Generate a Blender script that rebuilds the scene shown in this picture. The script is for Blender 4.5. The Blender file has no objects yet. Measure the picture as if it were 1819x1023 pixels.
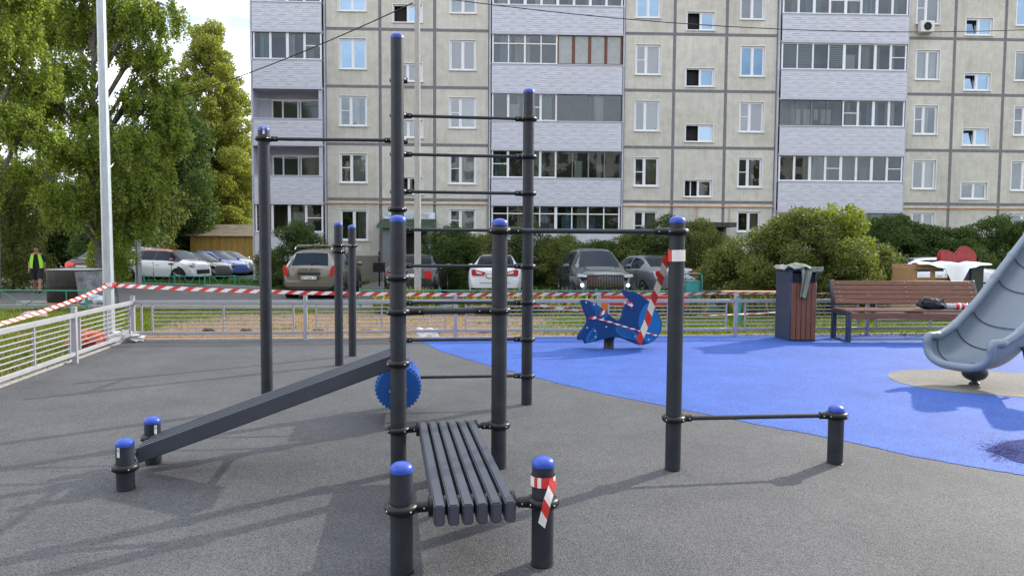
import bpy, bmesh, math, random
import numpy as np
from mathutils import Vector, Matrix
random.seed(7); RNG = np.random.default_rng(7)
R = math.radians
S = bpy.context.scene
# ------------------------------------------------------------------ camera
FPX = 1270.0; CAMH = 1.55; PITCH = math.atan(71.5 / FPX); ROLL = R(0.35)
cam = bpy.data.cameras.new("camera"); camo = bpy.data.objects.new("camera", cam)
S.collection.objects.link(camo); S.camera = camo
cam.sensor_width = 36.0; cam.lens = FPX / 1819 * 36; cam.clip_start = 0.05; cam.clip_end = 3000
CM = Matrix.Translation((0, 0, CAMH)) @ Matrix.Rotation(math.pi / 2 - PITCH, 4, 'X') @ Matrix.Rotation(ROLL, 4, 'Z')
camo.matrix_world = CM
S.render.resolution_x = 1024; S.render.resolution_y = 575
# ------------------------------------------------------------------ world and sun
SUN_AZ = R(39.5); SUN_EL = R(28.5)
W = bpy.data.worlds.new("World"); S.world = W; W.use_nodes = True
nt = W.node_tree; nt.nodes.clear(); nn = nt.nodes.new; ln = nt.links.new
out = nn('ShaderNodeOutputWorld'); bg = nn('ShaderNodeBackground'); ln(bg.outputs[0], out.inputs[0])
sky = nn('ShaderNodeTexSky'); sky.sky_type = 'NISHITA'; sky.sun_disc = False
sky.sun_elevation = SUN_EL; sky.sun_rotation = math.pi / 2 - SUN_AZ
sky.air_density = 1.0; sky.dust_density = 1.2; sky.ozone_density = 1.0
tc = nn('ShaderNodeTexCoord'); mp = nn('ShaderNodeMapping'); mp.inputs['Scale'].default_value = (1, 1, 2.6)
ln(tc.outputs['Generated'], mp.inputs[0])
nz = nn('ShaderNodeTexNoise'); nz.inputs['Scale'].default_value = 2.3; nz.inputs['Detail'].default_value = 9; nz.inputs['Roughness'].default_value = 0.55
ln(mp.outputs[0], nz.inputs['Vector'])
cr = nn('ShaderNodeValToRGB'); cr.color_ramp.elements[0].position = 0.34; cr.color_ramp.elements[1].position = 0.56
ln(nz.outputs[0], cr.inputs[0])
mx = nn('ShaderNodeMixRGB'); mx.inputs[2].default_value = (9.5, 9.9, 10.6, 1)
ln(cr.outputs[0], mx.inputs[0]); ln(sky.outputs[0], mx.inputs[1]); ln(mx.outputs[0], bg.inputs[0])
bg.inputs[1].default_value = 0.15
sl = bpy.data.lights.new("sun", 'SUN'); sl.energy = 3.0; sl.angle = R(0.5); sl.color = (1.0, 0.93, 0.82)
so = bpy.data.objects.new("sun", sl); S.collection.objects.link(so)
SD = Vector((math.cos(SUN_EL) * math.cos(SUN_AZ), math.cos(SUN_EL) * math.sin(SUN_AZ), math.sin(SUN_EL)))
so.rotation_euler = SD.to_track_quat('Z', 'Y').to_euler(); so.location = SD * 60
vs = S.view_settings; vs.view_transform = 'Standard'; vs.look = 'None'; vs.exposure = 0.62; vs.gamma = 1.0
S.cycles.max_bounces = 6; S.cycles.transparent_max_bounces = 8
# ------------------------------------------------------------------ measuring helpers
def ray(px, py):
    d = Vector(((px - 909.5) / FPX, -(py - 511.5) / FPX, -1)); return (CM.to_3x3() @ d)
def G(px, py, z=0.0):
    d = ray(px, py); t = (z - CAMH) / d.z; return Vector((d.x * t, d.y * t, z))
def at(px, py, Y):
    d = ray(px, py); t = Y / d.y; return Vector((d.x * t, Y, CAMH + d.z * t))
# ------------------------------------------------------------------ objects
def link(o): S.collection.objects.link(o); return o
def tag(o, label=None, cat=None, group=None, kind=None):
    if label: o['label'] = label
    if cat: o['category'] = cat
    if group: o['group'] = group
    if kind: o['kind'] = kind
    return o
def empty(name, loc=(0, 0, 0), rz=0, label=None, cat=None, group=None, parent=None):
    o = bpy.data.objects.new(name, None); o.location = loc; o.rotation_euler = (0, 0, rz); o.empty_display_size = .2
    link(o)
    if parent: o.parent = parent
    return tag(o, label, cat, group)
def copy_tree(o, parent=None):
    c = o.copy(); link(c)
    if parent: c.parent = parent
    for ch in [x for x in S.collection.objects if x.parent == o]: copy_tree(ch, c)
    return c
class MB:
    def __init__(s): s.v = []; s.f = []; s.m = []; s.mi = 0
    def add(s, vs, fs):
        b = len(s.v); s.v += [tuple(v) for v in vs]; s.f += [tuple(b + i for i in f) for f in fs]; s.m += [s.mi] * len(fs); return s
    def box(s, c, d, rz=0, M=None):
        x, y, z = d[0] / 2, d[1] / 2, d[2] / 2
        p = [Vector((a, b, e)) for e in (-z, z) for b in (-y, y) for a in (-x, x)]
        T = Matrix.Translation(c) @ (M.to_4x4() if M else Matrix.Rotation(rz, 4, 'Z'))
        return s.add([T @ q for q in p], [(0, 2, 3, 1), (4, 5, 7, 6), (0, 1, 5, 4), (2, 6, 7, 3), (0, 4, 6, 2), (1, 3, 7, 5)])
    def bx(s, x0, x1, y0, y1, z0, z1): return s.box(((x0 + x1) / 2, (y0 + y1) / 2, (z0 + z1) / 2), (abs(x1 - x0), abs(y1 - y0), abs(z1 - z0)))
    def bar(s, a, b, w, h):          # box beam between two points
        a, b = Vector(a), Vector(b); d = (b - a); L = d.length; d.normalize()
        up = Vector((0, 0, 1)) if abs(d.z) < .95 else Vector((0, 1, 0))
        y = up.cross(d).normalized(); z = d.cross(y)
        M = Matrix((d, y, z)).transposed()
        return s.box((a + b) / 2, (L, w, h), M=M)
    def tube(s, pts, rad, n=12, cap=True):
        pts = [Vector(p) for p in pts]; k = len(pts)
        if not hasattr(rad, '__len__'): rad = [rad] * k
        b = len(s.v); vs = []; ref = None
        for i, p in enumerate(pts):
            t = (pts[min(i + 1, k - 1)] - pts[max(i - 1, 0)]).normalized()
            if ref is None: ref = Vector((0, 0, 1)) if abs(t.z) < .9 else Vector((1, 0, 0))
            x = (ref - t * ref.dot(t)).normalized(); y = t.cross(x); ref = x
            for j in range(n):
                a = 2 * math.pi * j / n; vs.append(p + (x * math.cos(a) + y * math.sin(a)) * rad[i])
        fs = [(i * n + j, i * n + (j + 1) % n, (i + 1) * n + (j + 1) % n, (i + 1) * n + j) for i in range(k - 1) for j in range(n)]
        if cap: fs += [tuple(range(n - 1, -1, -1)), tuple((k - 1) * n + j for j in range(n))]
        return s.add(vs, fs)
    def cyl(s, a, b, r, r2=None, n=20): return s.tube([a, b], [r, r if r2 is None else r2], n)
    def lathe(s, prof, c=(0, 0, 0), n=28, M=None):   # prof: (radius, height)
        c = Vector(c); vs = []; k = len(prof)
        for r, h in prof:
            for j in range(n):
                a = 2 * math.pi * j / n; q = Vector((r * math.cos(a), r * math.sin(a), h)); vs.append(c + (M @ q if M else q))
        fs = [(i * n + j, i * n + (j + 1) % n, (i + 1) * n + (j + 1) % n, (i + 1) * n + j) for i in range(k - 1) for j in range(n)]
        fs += [tuple(range(n - 1, -1, -1)), tuple((k - 1) * n + j for j in range(n))]
        return s.add(vs, fs)
    def ball(s, c, r, n=12, sc=(1, 1, 1)):
        c = Vector(c); vs = [c + Vector((0, 0, -r * sc[2]))]; m = n // 2
        for i in range(1, m):
            ph = -math.pi / 2 + math.pi * i / m
            for j in range(n):
                a = 2 * math.pi * j / n; vs.append(c + Vector((r * math.cos(ph) * math.cos(a) * sc[0], r * math.cos(ph) * math.sin(a) * sc[1], r * math.sin(ph) * sc[2])))
        vs.append(c + Vector((0, 0, r * sc[2]))); t = len(vs) - 1
        fs = [(0, 1 + (j + 1) % n, 1 + j) for j in range(n)]
        for i in range(m - 2): fs += [(1 + i * n + j, 1 + i * n + (j + 1) % n, 1 + (i + 1) * n + (j + 1) % n, 1 + (i + 1) * n + j) for j in range(n)]
        fs += [(1 + (m - 2) * n + j, 1 + (m - 2) * n + (j + 1) % n, t) for j in range(n)]
        return s.add(vs, fs)
    def torus(s, c, Rr, r, axis='Z', n=28, k=10, sz=1.0):
        c = Vector(c); vs = []
        for i in range(n):
            a = 2 * math.pi * i / n
            for j in range(k):
                b = 2 * math.pi * j / k; q = ((Rr + r * math.cos(b)) * math.cos(a), (Rr + r * math.cos(b)) * math.sin(a), r * sz * math.sin(b))
                if axis == 'X': q = (q[2], q[0], q[1])
                if axis == 'Y': q = (q[1], q[2], q[0])
                vs.append(c + Vector(q))
        return s.add(vs, [(i * k + j, ((i + 1) % n) * k + j, ((i + 1) % n) * k + (j + 1) % k, i * k + (j + 1) % k) for i in range(n) for j in range(k)])
    def prism(s, pts, fn, t0, t1):    # pts 2-D outline, fn(u,v,t)->3-D
        n = len(pts); b = [fn(u, v, t0) for u, v in pts] + [fn(u, v, t1) for u, v in pts]
        return s.add(b, [tuple(range(n)), tuple(range(2 * n - 1, n - 1, -1))] + [(i, n + i, n + (i + 1) % n, (i + 1) % n) for i in range(n)])
    def quad(s, a, b, c, d): return s.add([a, b, c, d], [(0, 1, 2, 3)])
    def build(s, name, mats, parent=None, smooth=True, bevel=0, ang=38, label=None, cat=None, group=None, kind=None, fixn=True, bseg=1):
        me = bpy.data.meshes.new(name); me.from_pydata(s.v, [], s.f)
        if not isinstance(mats, (list, tuple)): mats = [mats]
        for m in mats: me.materials.append(m)
        me.polygons.foreach_set('material_index', s.m)
        bm = bmesh.new(); bm.from_mesh(me)
        if fixn and len(bm.faces) < 60000: bmesh.ops.recalc_face_normals(bm, faces=bm.faces)
        if bevel:
            es = [e for e in bm.edges if len(e.link_faces) == 2 and e.calc_face_angle(0) > .6]
            bmesh.ops.bevel(bm, geom=es, offset=bevel, segments=bseg, affect='EDGES', clamp_overlap=True)
        if smooth:
            for e in bm.edges:
                if len(e.link_faces) == 2 and e.calc_face_angle(0) > R(ang): e.smooth = False
            for f in bm.faces: f.smooth = True
        bm.to_mesh(me); bm.free()
        o = bpy.data.objects.new(name, me); link(o)
        if parent: o.parent = parent
        return tag(o, label, cat, group, kind)
# ------------------------------------------------------------------ materials
MC = {}
def hexc(r, g, b): return (r, g, b, 1)
def mat(name, col, rough=.6, metal=0, var=0.0, vscale=4.0, bump=0.0, bscale=60.0, spec=.5, coat=0, trans=0, emit=None, est=0, stretch=None, detail=4, col2=None, dirt=0):
    if name in MC: return MC[name]
    m = bpy.data.materials.new(name); m.use_nodes = True; t = m.node_tree; n = t.nodes; b = n['Principled BSDF']
    b.inputs['Base Color'].default_value = (*col, 1); b.inputs['Roughness'].default_value = rough; b.inputs['Metallic'].default_value = metal
    b.inputs['Specular IOR Level'].default_value = spec; b.inputs['Coat Weight'].default_value = coat; b.inputs['Coat Roughness'].default_value = .05
    tcn = n.new('ShaderNodeTexCoord'); src = tcn.outputs['Object']
    if stretch:
        mpn = n.new('ShaderNodeMapping'); mpn.inputs['Scale'].default_value = stretch; t.links.new(src, mpn.inputs[0]); src = mpn.outputs[0]
    if var or col2:
        z = n.new('ShaderNodeTexNoise'); z.inputs['Scale'].default_value = vscale; z.inputs['Detail'].default_value = detail; z.inputs['Roughness'].default_value = .65
        t.links.new(src, z.inputs['Vector'])
        r = n.new('ShaderNodeValToRGB'); e = r.color_ramp.elements; e[0].position = .32; e[1].position = .68
        c2 = col2 if col2 else tuple(min(1, c * (1 + var)) for c in col); c1 = col if col2 else tuple(c * (1 - var) for c in col)
        e[0].color = (*c1, 1); e[1].color = (*c2, 1)
        t.links.new(z.outputs[0], r.inputs[0]); last = r.outputs[0]
        if dirt:
            z2 = n.new('ShaderNodeTexNoise'); z2.inputs['Scale'].default_value = vscale * .17; z2.inputs['Detail'].default_value = 6; t.links.new(src, z2.inputs['Vector'])
            r2 = n.new('ShaderNodeValToRGB'); r2.color_ramp.elements[0].position = .38; r2.color_ramp.elements[1].position = .62
            r2.color_ramp.elements[0].color = (1 - dirt, 1 - dirt, 1 - dirt, 1); t.links.new(z2.outputs[0], r2.inputs[0])
            mm = n.new('ShaderNodeMixRGB'); mm.blend_type = 'MULTIPLY'; mm.inputs[0].default_value = 1
            t.links.new(last, mm.inputs[1]); t.links.new(r2.outputs[0], mm.inputs[2]); last = mm.outputs[0]
        t.links.new(last, b.inputs['Base Color'])
    if bump:
        z3 = n.new('ShaderNodeTexNoise'); z3.inputs['Scale'].default_value = bscale; z3.inputs['Detail'].default_value = 3; t.links.new(src, z3.inputs['Vector'])
        bp = n.new('ShaderNodeBump'); bp.inputs['Strength'].default_value = bump; bp.inputs['Distance'].default_value = .02
        t.links.new(z3.outputs[0], bp.inputs['Height']); t.links.new(bp.outputs[0], b.inputs['Normal'])
    if emit: b.inputs['Emission Color'].default_value = (*emit, 1); b.inputs['Emission Strength'].default_value = est
    if trans: b.inputs['Transmission Weight'].default_value = trans
    MC[name] = m; return m
def rubber(name, c1, c2, spread, sp0=.38):
    """poured rubber granulate: fine two-tone grains, soft broad patches, grainy bump"""
    m = bpy.data.materials.new(name); m.use_nodes = True; t = m.node_tree; n = t.nodes; b = n['Principled BSDF']; L = t.links.new
    tcn = n.new('ShaderNodeTexCoord')
    v = n.new('ShaderNodeTexVoronoi'); v.inputs['Scale'].default_value = 170; L(tcn.outputs['Object'], v.inputs['Vector'])
    sp = n.new('ShaderNodeSeparateColor'); L(v.outputs['Color'], sp.inputs[0])
    r = n.new('ShaderNodeValToRGB'); e = r.color_ramp.elements; e[0].color = (*c1, 1); e[1].color = (*c2, 1); e[0].position = .5 - spread; e[1].position = .5 + spread
    L(sp.outputs[0], r.inputs[0])
    z = n.new('ShaderNodeTexNoise'); z.inputs['Scale'].default_value = 1.1; z.inputs['Detail'].default_value = 12; z.inputs['Roughness'].default_value = .78; L(tcn.outputs['Object'], z.inputs['Vector'])
    r2 = n.new('ShaderNodeValToRGB'); r2.color_ramp.elements[0].position = .3; r2.color_ramp.elements[1].position = .7
    r2.color_ramp.elements[0].color = (.66, .67, .69, 1); r2.color_ramp.elements[1].color = (1.22, 1.20, 1.17, 1); L(z.outputs[0], r2.inputs[0])
    mm = n.new('ShaderNodeMixRGB'); mm.blend_type = 'MULTIPLY'; mm.inputs[0].default_value = 1; L(r.outputs[0], mm.inputs[1]); L(r2.outputs[0], mm.inputs[2])
    L(mm.outputs[0], b.inputs['Base Color']); b.inputs['Roughness'].default_value = .72; b.inputs['Specular IOR Level'].default_value = sp0
    bp = n.new('ShaderNodeBump'); bp.inputs['Strength'].default_value = .75; bp.inputs['Distance'].default_value = .004
    L(v.outputs['Distance'], bp.inputs['Height']); L(bp.outputs[0], b.inputs['Normal'])
    return m
def leafmat(name, dark, light, trans=.35):
    m = bpy.data.materials.new(name); m.use_nodes = True; t = m.node_tree; n = t.nodes; L = t.links.new; n.clear()
    o = n.new('ShaderNodeOutputMaterial'); g = n.new('ShaderNodeNewGeometry')
    r = n.new('ShaderNodeValToRGB'); r.color_ramp.elements[0].color = (*dark, 1); r.color_ramp.elements[1].color = (*light, 1); L(g.outputs['Random Per Island'], r.inputs[0])
    d = n.new('ShaderNodeBsdfPrincipled'); d.inputs['Roughness'].default_value = .5; d.inputs['Specular IOR Level'].default_value = .35; L(r.outputs[0], d.inputs['Base Color'])
    hs = n.new('ShaderNodeHueSaturation'); hs.inputs['Hue'].default_value = .485; hs.inputs['Saturation'].default_value = 1.15; hs.inputs['Value'].default_value = 1.6; L(r.outputs[0], hs.inputs['Color'])
    tr = n.new('ShaderNodeBsdfTranslucent'); L(hs.outputs[0], tr.inputs[0])
    mxs = n.new('ShaderNodeMixShader'); mxs.inputs[0].default_value = trans; L(d.outputs[0], mxs.inputs[1]); L(tr.outputs[0], mxs.inputs[2]); L(mxs.outputs[0], o.inputs[0])
    return m
def glassmat(name, refl=.22, tint=(.75, .8, .82), gc=(.86, .93, 1)):
    m = bpy.data.materials.new(name); m.use_nodes = True; t = m.node_tree; n = t.nodes; L = t.links.new; n.clear()
    o = n.new('ShaderNodeOutputMaterial'); tr = n.new('ShaderNodeBsdfTransparent'); tr.inputs[0].default_value = (*tint, 1)
    gl = n.new('ShaderNodeBsdfGlossy'); gl.inputs['Roughness'].default_value = .02; gl.inputs[0].default_value = (*gc, 1)
    tcn = n.new('ShaderNodeTexCoord'); z = n.new('ShaderNodeTexNoise'); z.inputs['Scale'].default_value = 1.2; L(tcn.outputs['Object'], z.inputs['Vector'])
    bp = n.new('ShaderNodeBump'); bp.inputs['Strength'].default_value = .06; bp.inputs['Distance'].default_value = .05; L(z.outputs[0], bp.inputs['Height']); L(bp.outputs[0], gl.inputs['Normal'])
    lw = n.new('ShaderNodeFresnel'); lw.inputs[0].default_value = 1.5
    ma = n.new('ShaderNodeMath'); ma.operation = 'ADD'; ma.inputs[1].default_value = refl; L(lw.outputs[0], ma.inputs[0])
    mxs = n.new('ShaderNodeMixShader'); L(ma.outputs[0], mxs.inputs[0]); L(tr.outputs[0], mxs.inputs[1]); L(gl.outputs[0], mxs.inputs[2]); L(mxs.outputs[0], o.inputs[0])
    return m
M_grey = rubber('rubber_grey', (.040, .042, .047), (.120, .122, .128), .38)
M_blue = rubber('rubber_blue', (.010, .046, .25), (.050, .145, .54), .38)
M_navy = rubber('rubber_navy', (.003, .008, .085), (.014, .036, .26), .3, .10)
M_beige = rubber('rubber_taupe', (.09, .088, .080), (.225, .217, .20), .35)
M_post = mat('post_paint', (.024, .028, .037), .50, var=.25, vscale=9, spec=.4)
M_slat = mat('slat_paint', (.050, .058, .078), .44, var=.10, vscale=6, spec=.5)
M_black = mat('black_plastic', (.008, .009, .010), .38, spec=.35)
M_cap = mat('blue_cap', (.020, .065, .40), .36)
M_bolt = mat('bolt_steel', (.55, .56, .58), .3, metal=1)
M_sticker = mat('sticker_paper', (.75, .76, .77), .5, var=.15, vscale=120)
M_tapew = mat('tape_white', (.78, .76, .74), .35); M_taper = mat('tape_red', (.62, .045, .04), .35)
M_fence = mat('fence_paint', (.33, .335, .37), .45, var=.08, vscale=7)
M_kerb = mat('kerb_concrete', (.33, .31, .29), .85, var=.2, vscale=14, bump=.3, bscale=90)
M_steel = mat('galvanised_steel', (.42, .47, .50), .42, metal=.35, var=.16, vscale=5, stretch=(6, 6, .7))
M_conc = mat('pole_concrete', (.36, .36, .34), .85, var=.15, vscale=8, bump=.3, stretch=(3, 3, .6))
M_green = mat('green_fence_paint', (.035, .25, .17), .45, var=.2, vscale=9)
M_teal = mat('teal_paint', (.03, .24, .25), .5, var=.15, vscale=9)
M_wood = mat('bench_wood', (.165, .072, .038), .55, var=.32, vscale=7, stretch=(1, 14, 14), bump=.15, bscale=25)
M_woodv = mat('bin_wood', (.16, .060, .032), .55, var=.32, vscale=7, stretch=(14, 14, 1), bump=.15, bscale=25)
M_bluedk = mat('frame_blue_grey', (.030, .040, .075), .38, var=.1, vscale=6)
M_slide = mat('slide_plastic', (.175, .215, .270), .33, var=.05, vscale=3, spec=.5)
M_seam = mat('seam_dark', (.06, .08, .11), .6)
M_whale = mat('panel_blue', (.004, .042, .155), .32, var=.06); M_whale2 = mat('panel_light_blue', (.012, .13, .36), .32, var=.06)
M_drum = mat('drum_blue', (.01, .10, .42), .3, var=.05)
M_asph = mat('asphalt', (.115, .113, .112), .9, var=.16, vscale=26, bump=.35, bscale=180, dirt=.22)
# ------------------------------------------------------------------ ground, road, play surface
def gz(Y):     # the yard drops a little beyond the lawn
    t = min(1, max(0, (Y - 13.2) / 5.0)); return -.03 - .15 * t * t * (3 - 2 * t)
def ground_material():
    m = bpy.data.materials.new('lawn_ground'); m.use_nodes = True; t = m.node_tree; n = t.nodes; b = n['Principled BSDF']; L = t.links.new
    tcn = n.new('ShaderNodeTexCoord'); sx = n.new('ShaderNodeSeparateXYZ'); L(tcn.outputs['Object'], sx.inputs[0])
    zf = n.new('ShaderNodeTexNoise'); zf.inputs['Scale'].default_value = 22; zf.inputs['Detail'].default_value = 8; zf.inputs['Roughness'].default_value = .7; L(tcn.outputs['Object'], zf.inputs['Vector'])
    g = n.new('ShaderNodeValToRGB'); g.color_ramp.elements[0].color = (.035, .065, .012, 1); g.color_ramp.elements[1].color = (.15, .20, .035, 1); g.color_ramp.elements[0].position = .35; g.color_ramp.elements[1].position = .66; L(zf.outputs[0], g.inputs[0])
    d = n.new('ShaderNodeValToRGB'); d.color_ramp.elements[0].color = (.065, .038, .022, 1); d.color_ramp.elements[1].color = (.33, .22, .135, 1); d.color_ramp.elements[0].position = .33; d.color_ramp.elements[1].position = .6; L(zf.outputs[0], d.inputs[0])
    zl = n.new('ShaderNodeTexNoise'); zl.inputs['Scale'].default_value = .8; zl.inputs['Detail'].default_value = 8; zl.inputs['Roughness'].default_value = .65; L(tcn.outputs['Object'], zl.inputs['Vector'])
    def mr(src, a, b_, c, e):
        q = n.new('ShaderNodeMapRange'); q.inputs[1].default_value = a; q.inputs[2].default_value = b_; q.inputs[3].default_value = c; q.inputs[4].default_value = e; L(src, q.inputs[0]); return q.outputs[0]
    def op(k, a, b_):
        q = n.new('ShaderNodeMath'); q.operation = k
        for i, x in enumerate((a, b_)):
            if isinstance(x, (int, float)): q.inputs[i].default_value = x
            else: L(x, q.inputs[i])
        return q.outputs[0]
    my = mr(sx.outputs['Y'], 17.4, 20.4, 1, 0); mxr = mr(sx.outputs['X'], -.5, 2.0, 1, .0); mxl = mr(sx.outputs['X'], -7.4, -5.9, .55, 1)
    near = mr(sx.outputs['Y'], 13.0, 14.6, .75, 0)
    k = op('MAXIMUM', op('MULTIPLY', op('MULTIPLY', my, mxr), mxl), near)
    k2 = op('ADD', k, mr(zl.outputs[0], .3, .7, -.55, .55)); k3 = mr(k2, .38, .56, 0, 1)
    mm = n.new('ShaderNodeMixRGB'); L(k3, mm.inputs[0]); L(g.outputs[0], mm.inputs[1]); L(d.outputs[0], mm.inputs[2])
    L(mm.outputs[0], b.inputs['Base Color']); b.inputs['Roughness'].default_value = .95; b.inputs['Specular IOR Level'].default_value = .15
    bp = n.new('ShaderNodeBump'); bp.inputs['Strength'].default_value = .8; bp.inputs['Distance'].default_value = .05; L(zf.outputs[0], bp.inputs['Height']); L(bp.outputs[0], b.inputs['Normal'])
    return m
M_ground = ground_material()
mb = MB()
ys = [-40, -5, 5, 9, 11, 12] + [12.6 + .25 * i for i in range(26)] + [20, 24, 30, 45, 80, 160, 400, 1500]
xs = [-1500, -400, -120, -60, -30, -20] + [-14 + .5 * i for i in range(57)] + [20, 30, 60, 120, 400, 1500]
rr = random.Random(3)
vs_ = []
for y in ys:
    for x in xs:
        bump = (rr.random() - .5) * .05 if (12.8 < y < 17 and -8 < x < 14) else 0
        vs_.append((x, y, gz(y) + bump - (.0 if y > 12 else .02)))
nx = len(xs)
mb.add(vs_, [(j * nx + i, j * nx + i + 1, (j + 1) * nx + i + 1, (j + 1) * nx + i) for j in range(len(ys) - 1) for i in range(nx - 1)])
mb.build('ground', M_ground, kind='structure')
def sheet(name, pts, z, m, kind='structure', thick=.02):
    b = MB(); b.prism([(p[0], p[1]) for p in pts], lambda u, v, t: Vector((u, v, t)), z - thick, z); return b.build(name, m, kind=kind, smooth=False)
# fence corner and line
FC = G(237, 606); FR = [G(543, 604), G(809, 600), G(1063, 598), G(1306, 597)]
d_ = (FR[3] - FC).normalized()
FRX = FR + [FR[3] + d_ * 2.5 * k for k in (1, 2, 3, 4)]
FLp = [FC, G(134, 645)]; dl = (FLp[1] - FLp[0]); FLp += [FLp[1] + dl * k for k in (1, 2, 3)]
n_back = Vector((-d_.y, d_.x, 0)); n_left = Vector((dl.y, -dl.x, 0)).normalized()
if n_left.x > 0: n_left = -n_left
cA = FC + n_back * .10 + n_left * .10; cB = FRX[-1] + n_back * .10; cC = FLp[-1] + n_left * .10
sheet('play_surface', [cA, cB, (cB.x, -6), (cC.x, -6), cC], 0.0, M_grey, thick=.06)
# kerb strips
k = MB(); k.bar(cA + n_back * .04 + Vector((0, 0, -.045)), cB + n_back * .04 + Vector((0, 0, -.045)), .075, .12)
k.bar(cA + n_left * .04 + Vector((0, 0, -.045)), cC + n_left * .04 + Vector((0, 0, -.045)), .075, .124)
k.build('kerb', M_kerb, kind='structure', bevel=.008)
# blue area
bl = [(743, 603.5), (760, 612), (782, 623.6), (826, 637), (871, 650), (910, 660), (949, 670), (1005, 684), (1065, 698), (1140, 713), (1218, 729), (1285, 741), (1349, 755), (1440, 771), (1532, 790), (1580, 801), (1625, 811), (1720, 828), (1819, 844), (1990, 880), (2200, 900)]
pts = [G(*p) for p in bl]; rj = random.Random(5); pts = [q for a_, b_ in zip(pts, pts[1:]) for q in [a_.lerp(b_, i / 14) + Vector((rj.gauss(0, .004), rj.gauss(0, .006), 0)) for i in range(14)]] + [pts[-1]]; e1 = cB - n_back * .0; t0 = cA + d_ * ((pts[0] - cA).dot(d_))
sheet('blue_rubber_area', [t0 + n_back * -.005] + pts[1:] + [Vector((14, 3, 0)), cB - n_back * .005], .004, M_blue, thick=.004)
el = [(1576, 669), (1582, 662), (1600, 658.5), (1640, 657), (1700, 657), (1760, 660), (1830, 665), (1960, 675), (1990, 700), (1930, 712), (1860, 712), (1819, 707), (1770, 703), (1700, 697), (1640, 690), (1600, 681), (1584, 675)]
sheet('taupe_rubber_patch', [G(*p) for p in el], .008, M_beige, thick=.003)
nv = [(1750, 800), (1762, 795), (1775, 789), (1790, 785), (1819, 781), (1870, 775), (1950, 790), (1930, 830), (1850, 830), (1805, 821), (1785, 812), (1768, 806)]
nb_ = MB(); nb_.prism([(G(*p).x, G(*p).y) for p in nv], lambda u, v, t: Vector((u, v, t)), .005, .008); rn = random.Random(9)
for _ in range(1500):
    px_ = 1765 + rn.gauss(0, 16) + rn.random() * 50; py_ = 800 + rn.gauss(0, 9) + (px_ - 1765) * .12; c_ = G(px_, py_); s_ = rn.uniform(.003, .0075); a_ = rn.random() * 3
    nb_.add([(c_.x + s_ * math.cos(a_ + k_ * 1.57), c_.y + s_ * math.sin(a_ + k_ * 1.57), .0092 if px_ > 1755 else .0062) for k_ in range(4)], [(0, 1, 2, 3)])
nb_.build('navy_rubber_patch', M_navy, kind='structure', smooth=False, fixn=False)
# asphalt yard road
A = -.16
road = [(-26, 19.3), (-16, 19.6), (-8, 19.9), (-3, 20.2), (8, 20.6), (30, 21.6), (60, 23), (60, 28.6), (8, 28.0), (-10, 28.6), (-13.5, 30.0), (-17.5, 31.2), (-20.3, 33.0), (-20.0, 37), (-8, 39), (-8, 60), (-70, 60), (-70, 19.3)]
sheet('road', road, A, M_asph, thick=.1)
pk = MB()
rk = [(-26, 19.3), (-16, 19.6), (-8, 19.9), (-3, 20.2), (8, 20.6), (30, 21.6)]
for a, b in zip(rk, rk[1:]): pk.bar((a[0], a[1] - .07, A - .02), (b[0], b[1] - .07, A - .02), .14, .16)
rk = [(-10, 28.6), (-13.5, 30.0), (-17.5, 31.2), (-20.3, 33.0)]
for a, b in zip(rk, rk[1:]): pk.bar((a[0], a[1] + .07, A + .02), (b[0], b[1] + .07, A + .02), .14, .16)
pk.build('road_kerb', M_kerb, kind='structure', bevel=.01)
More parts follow.
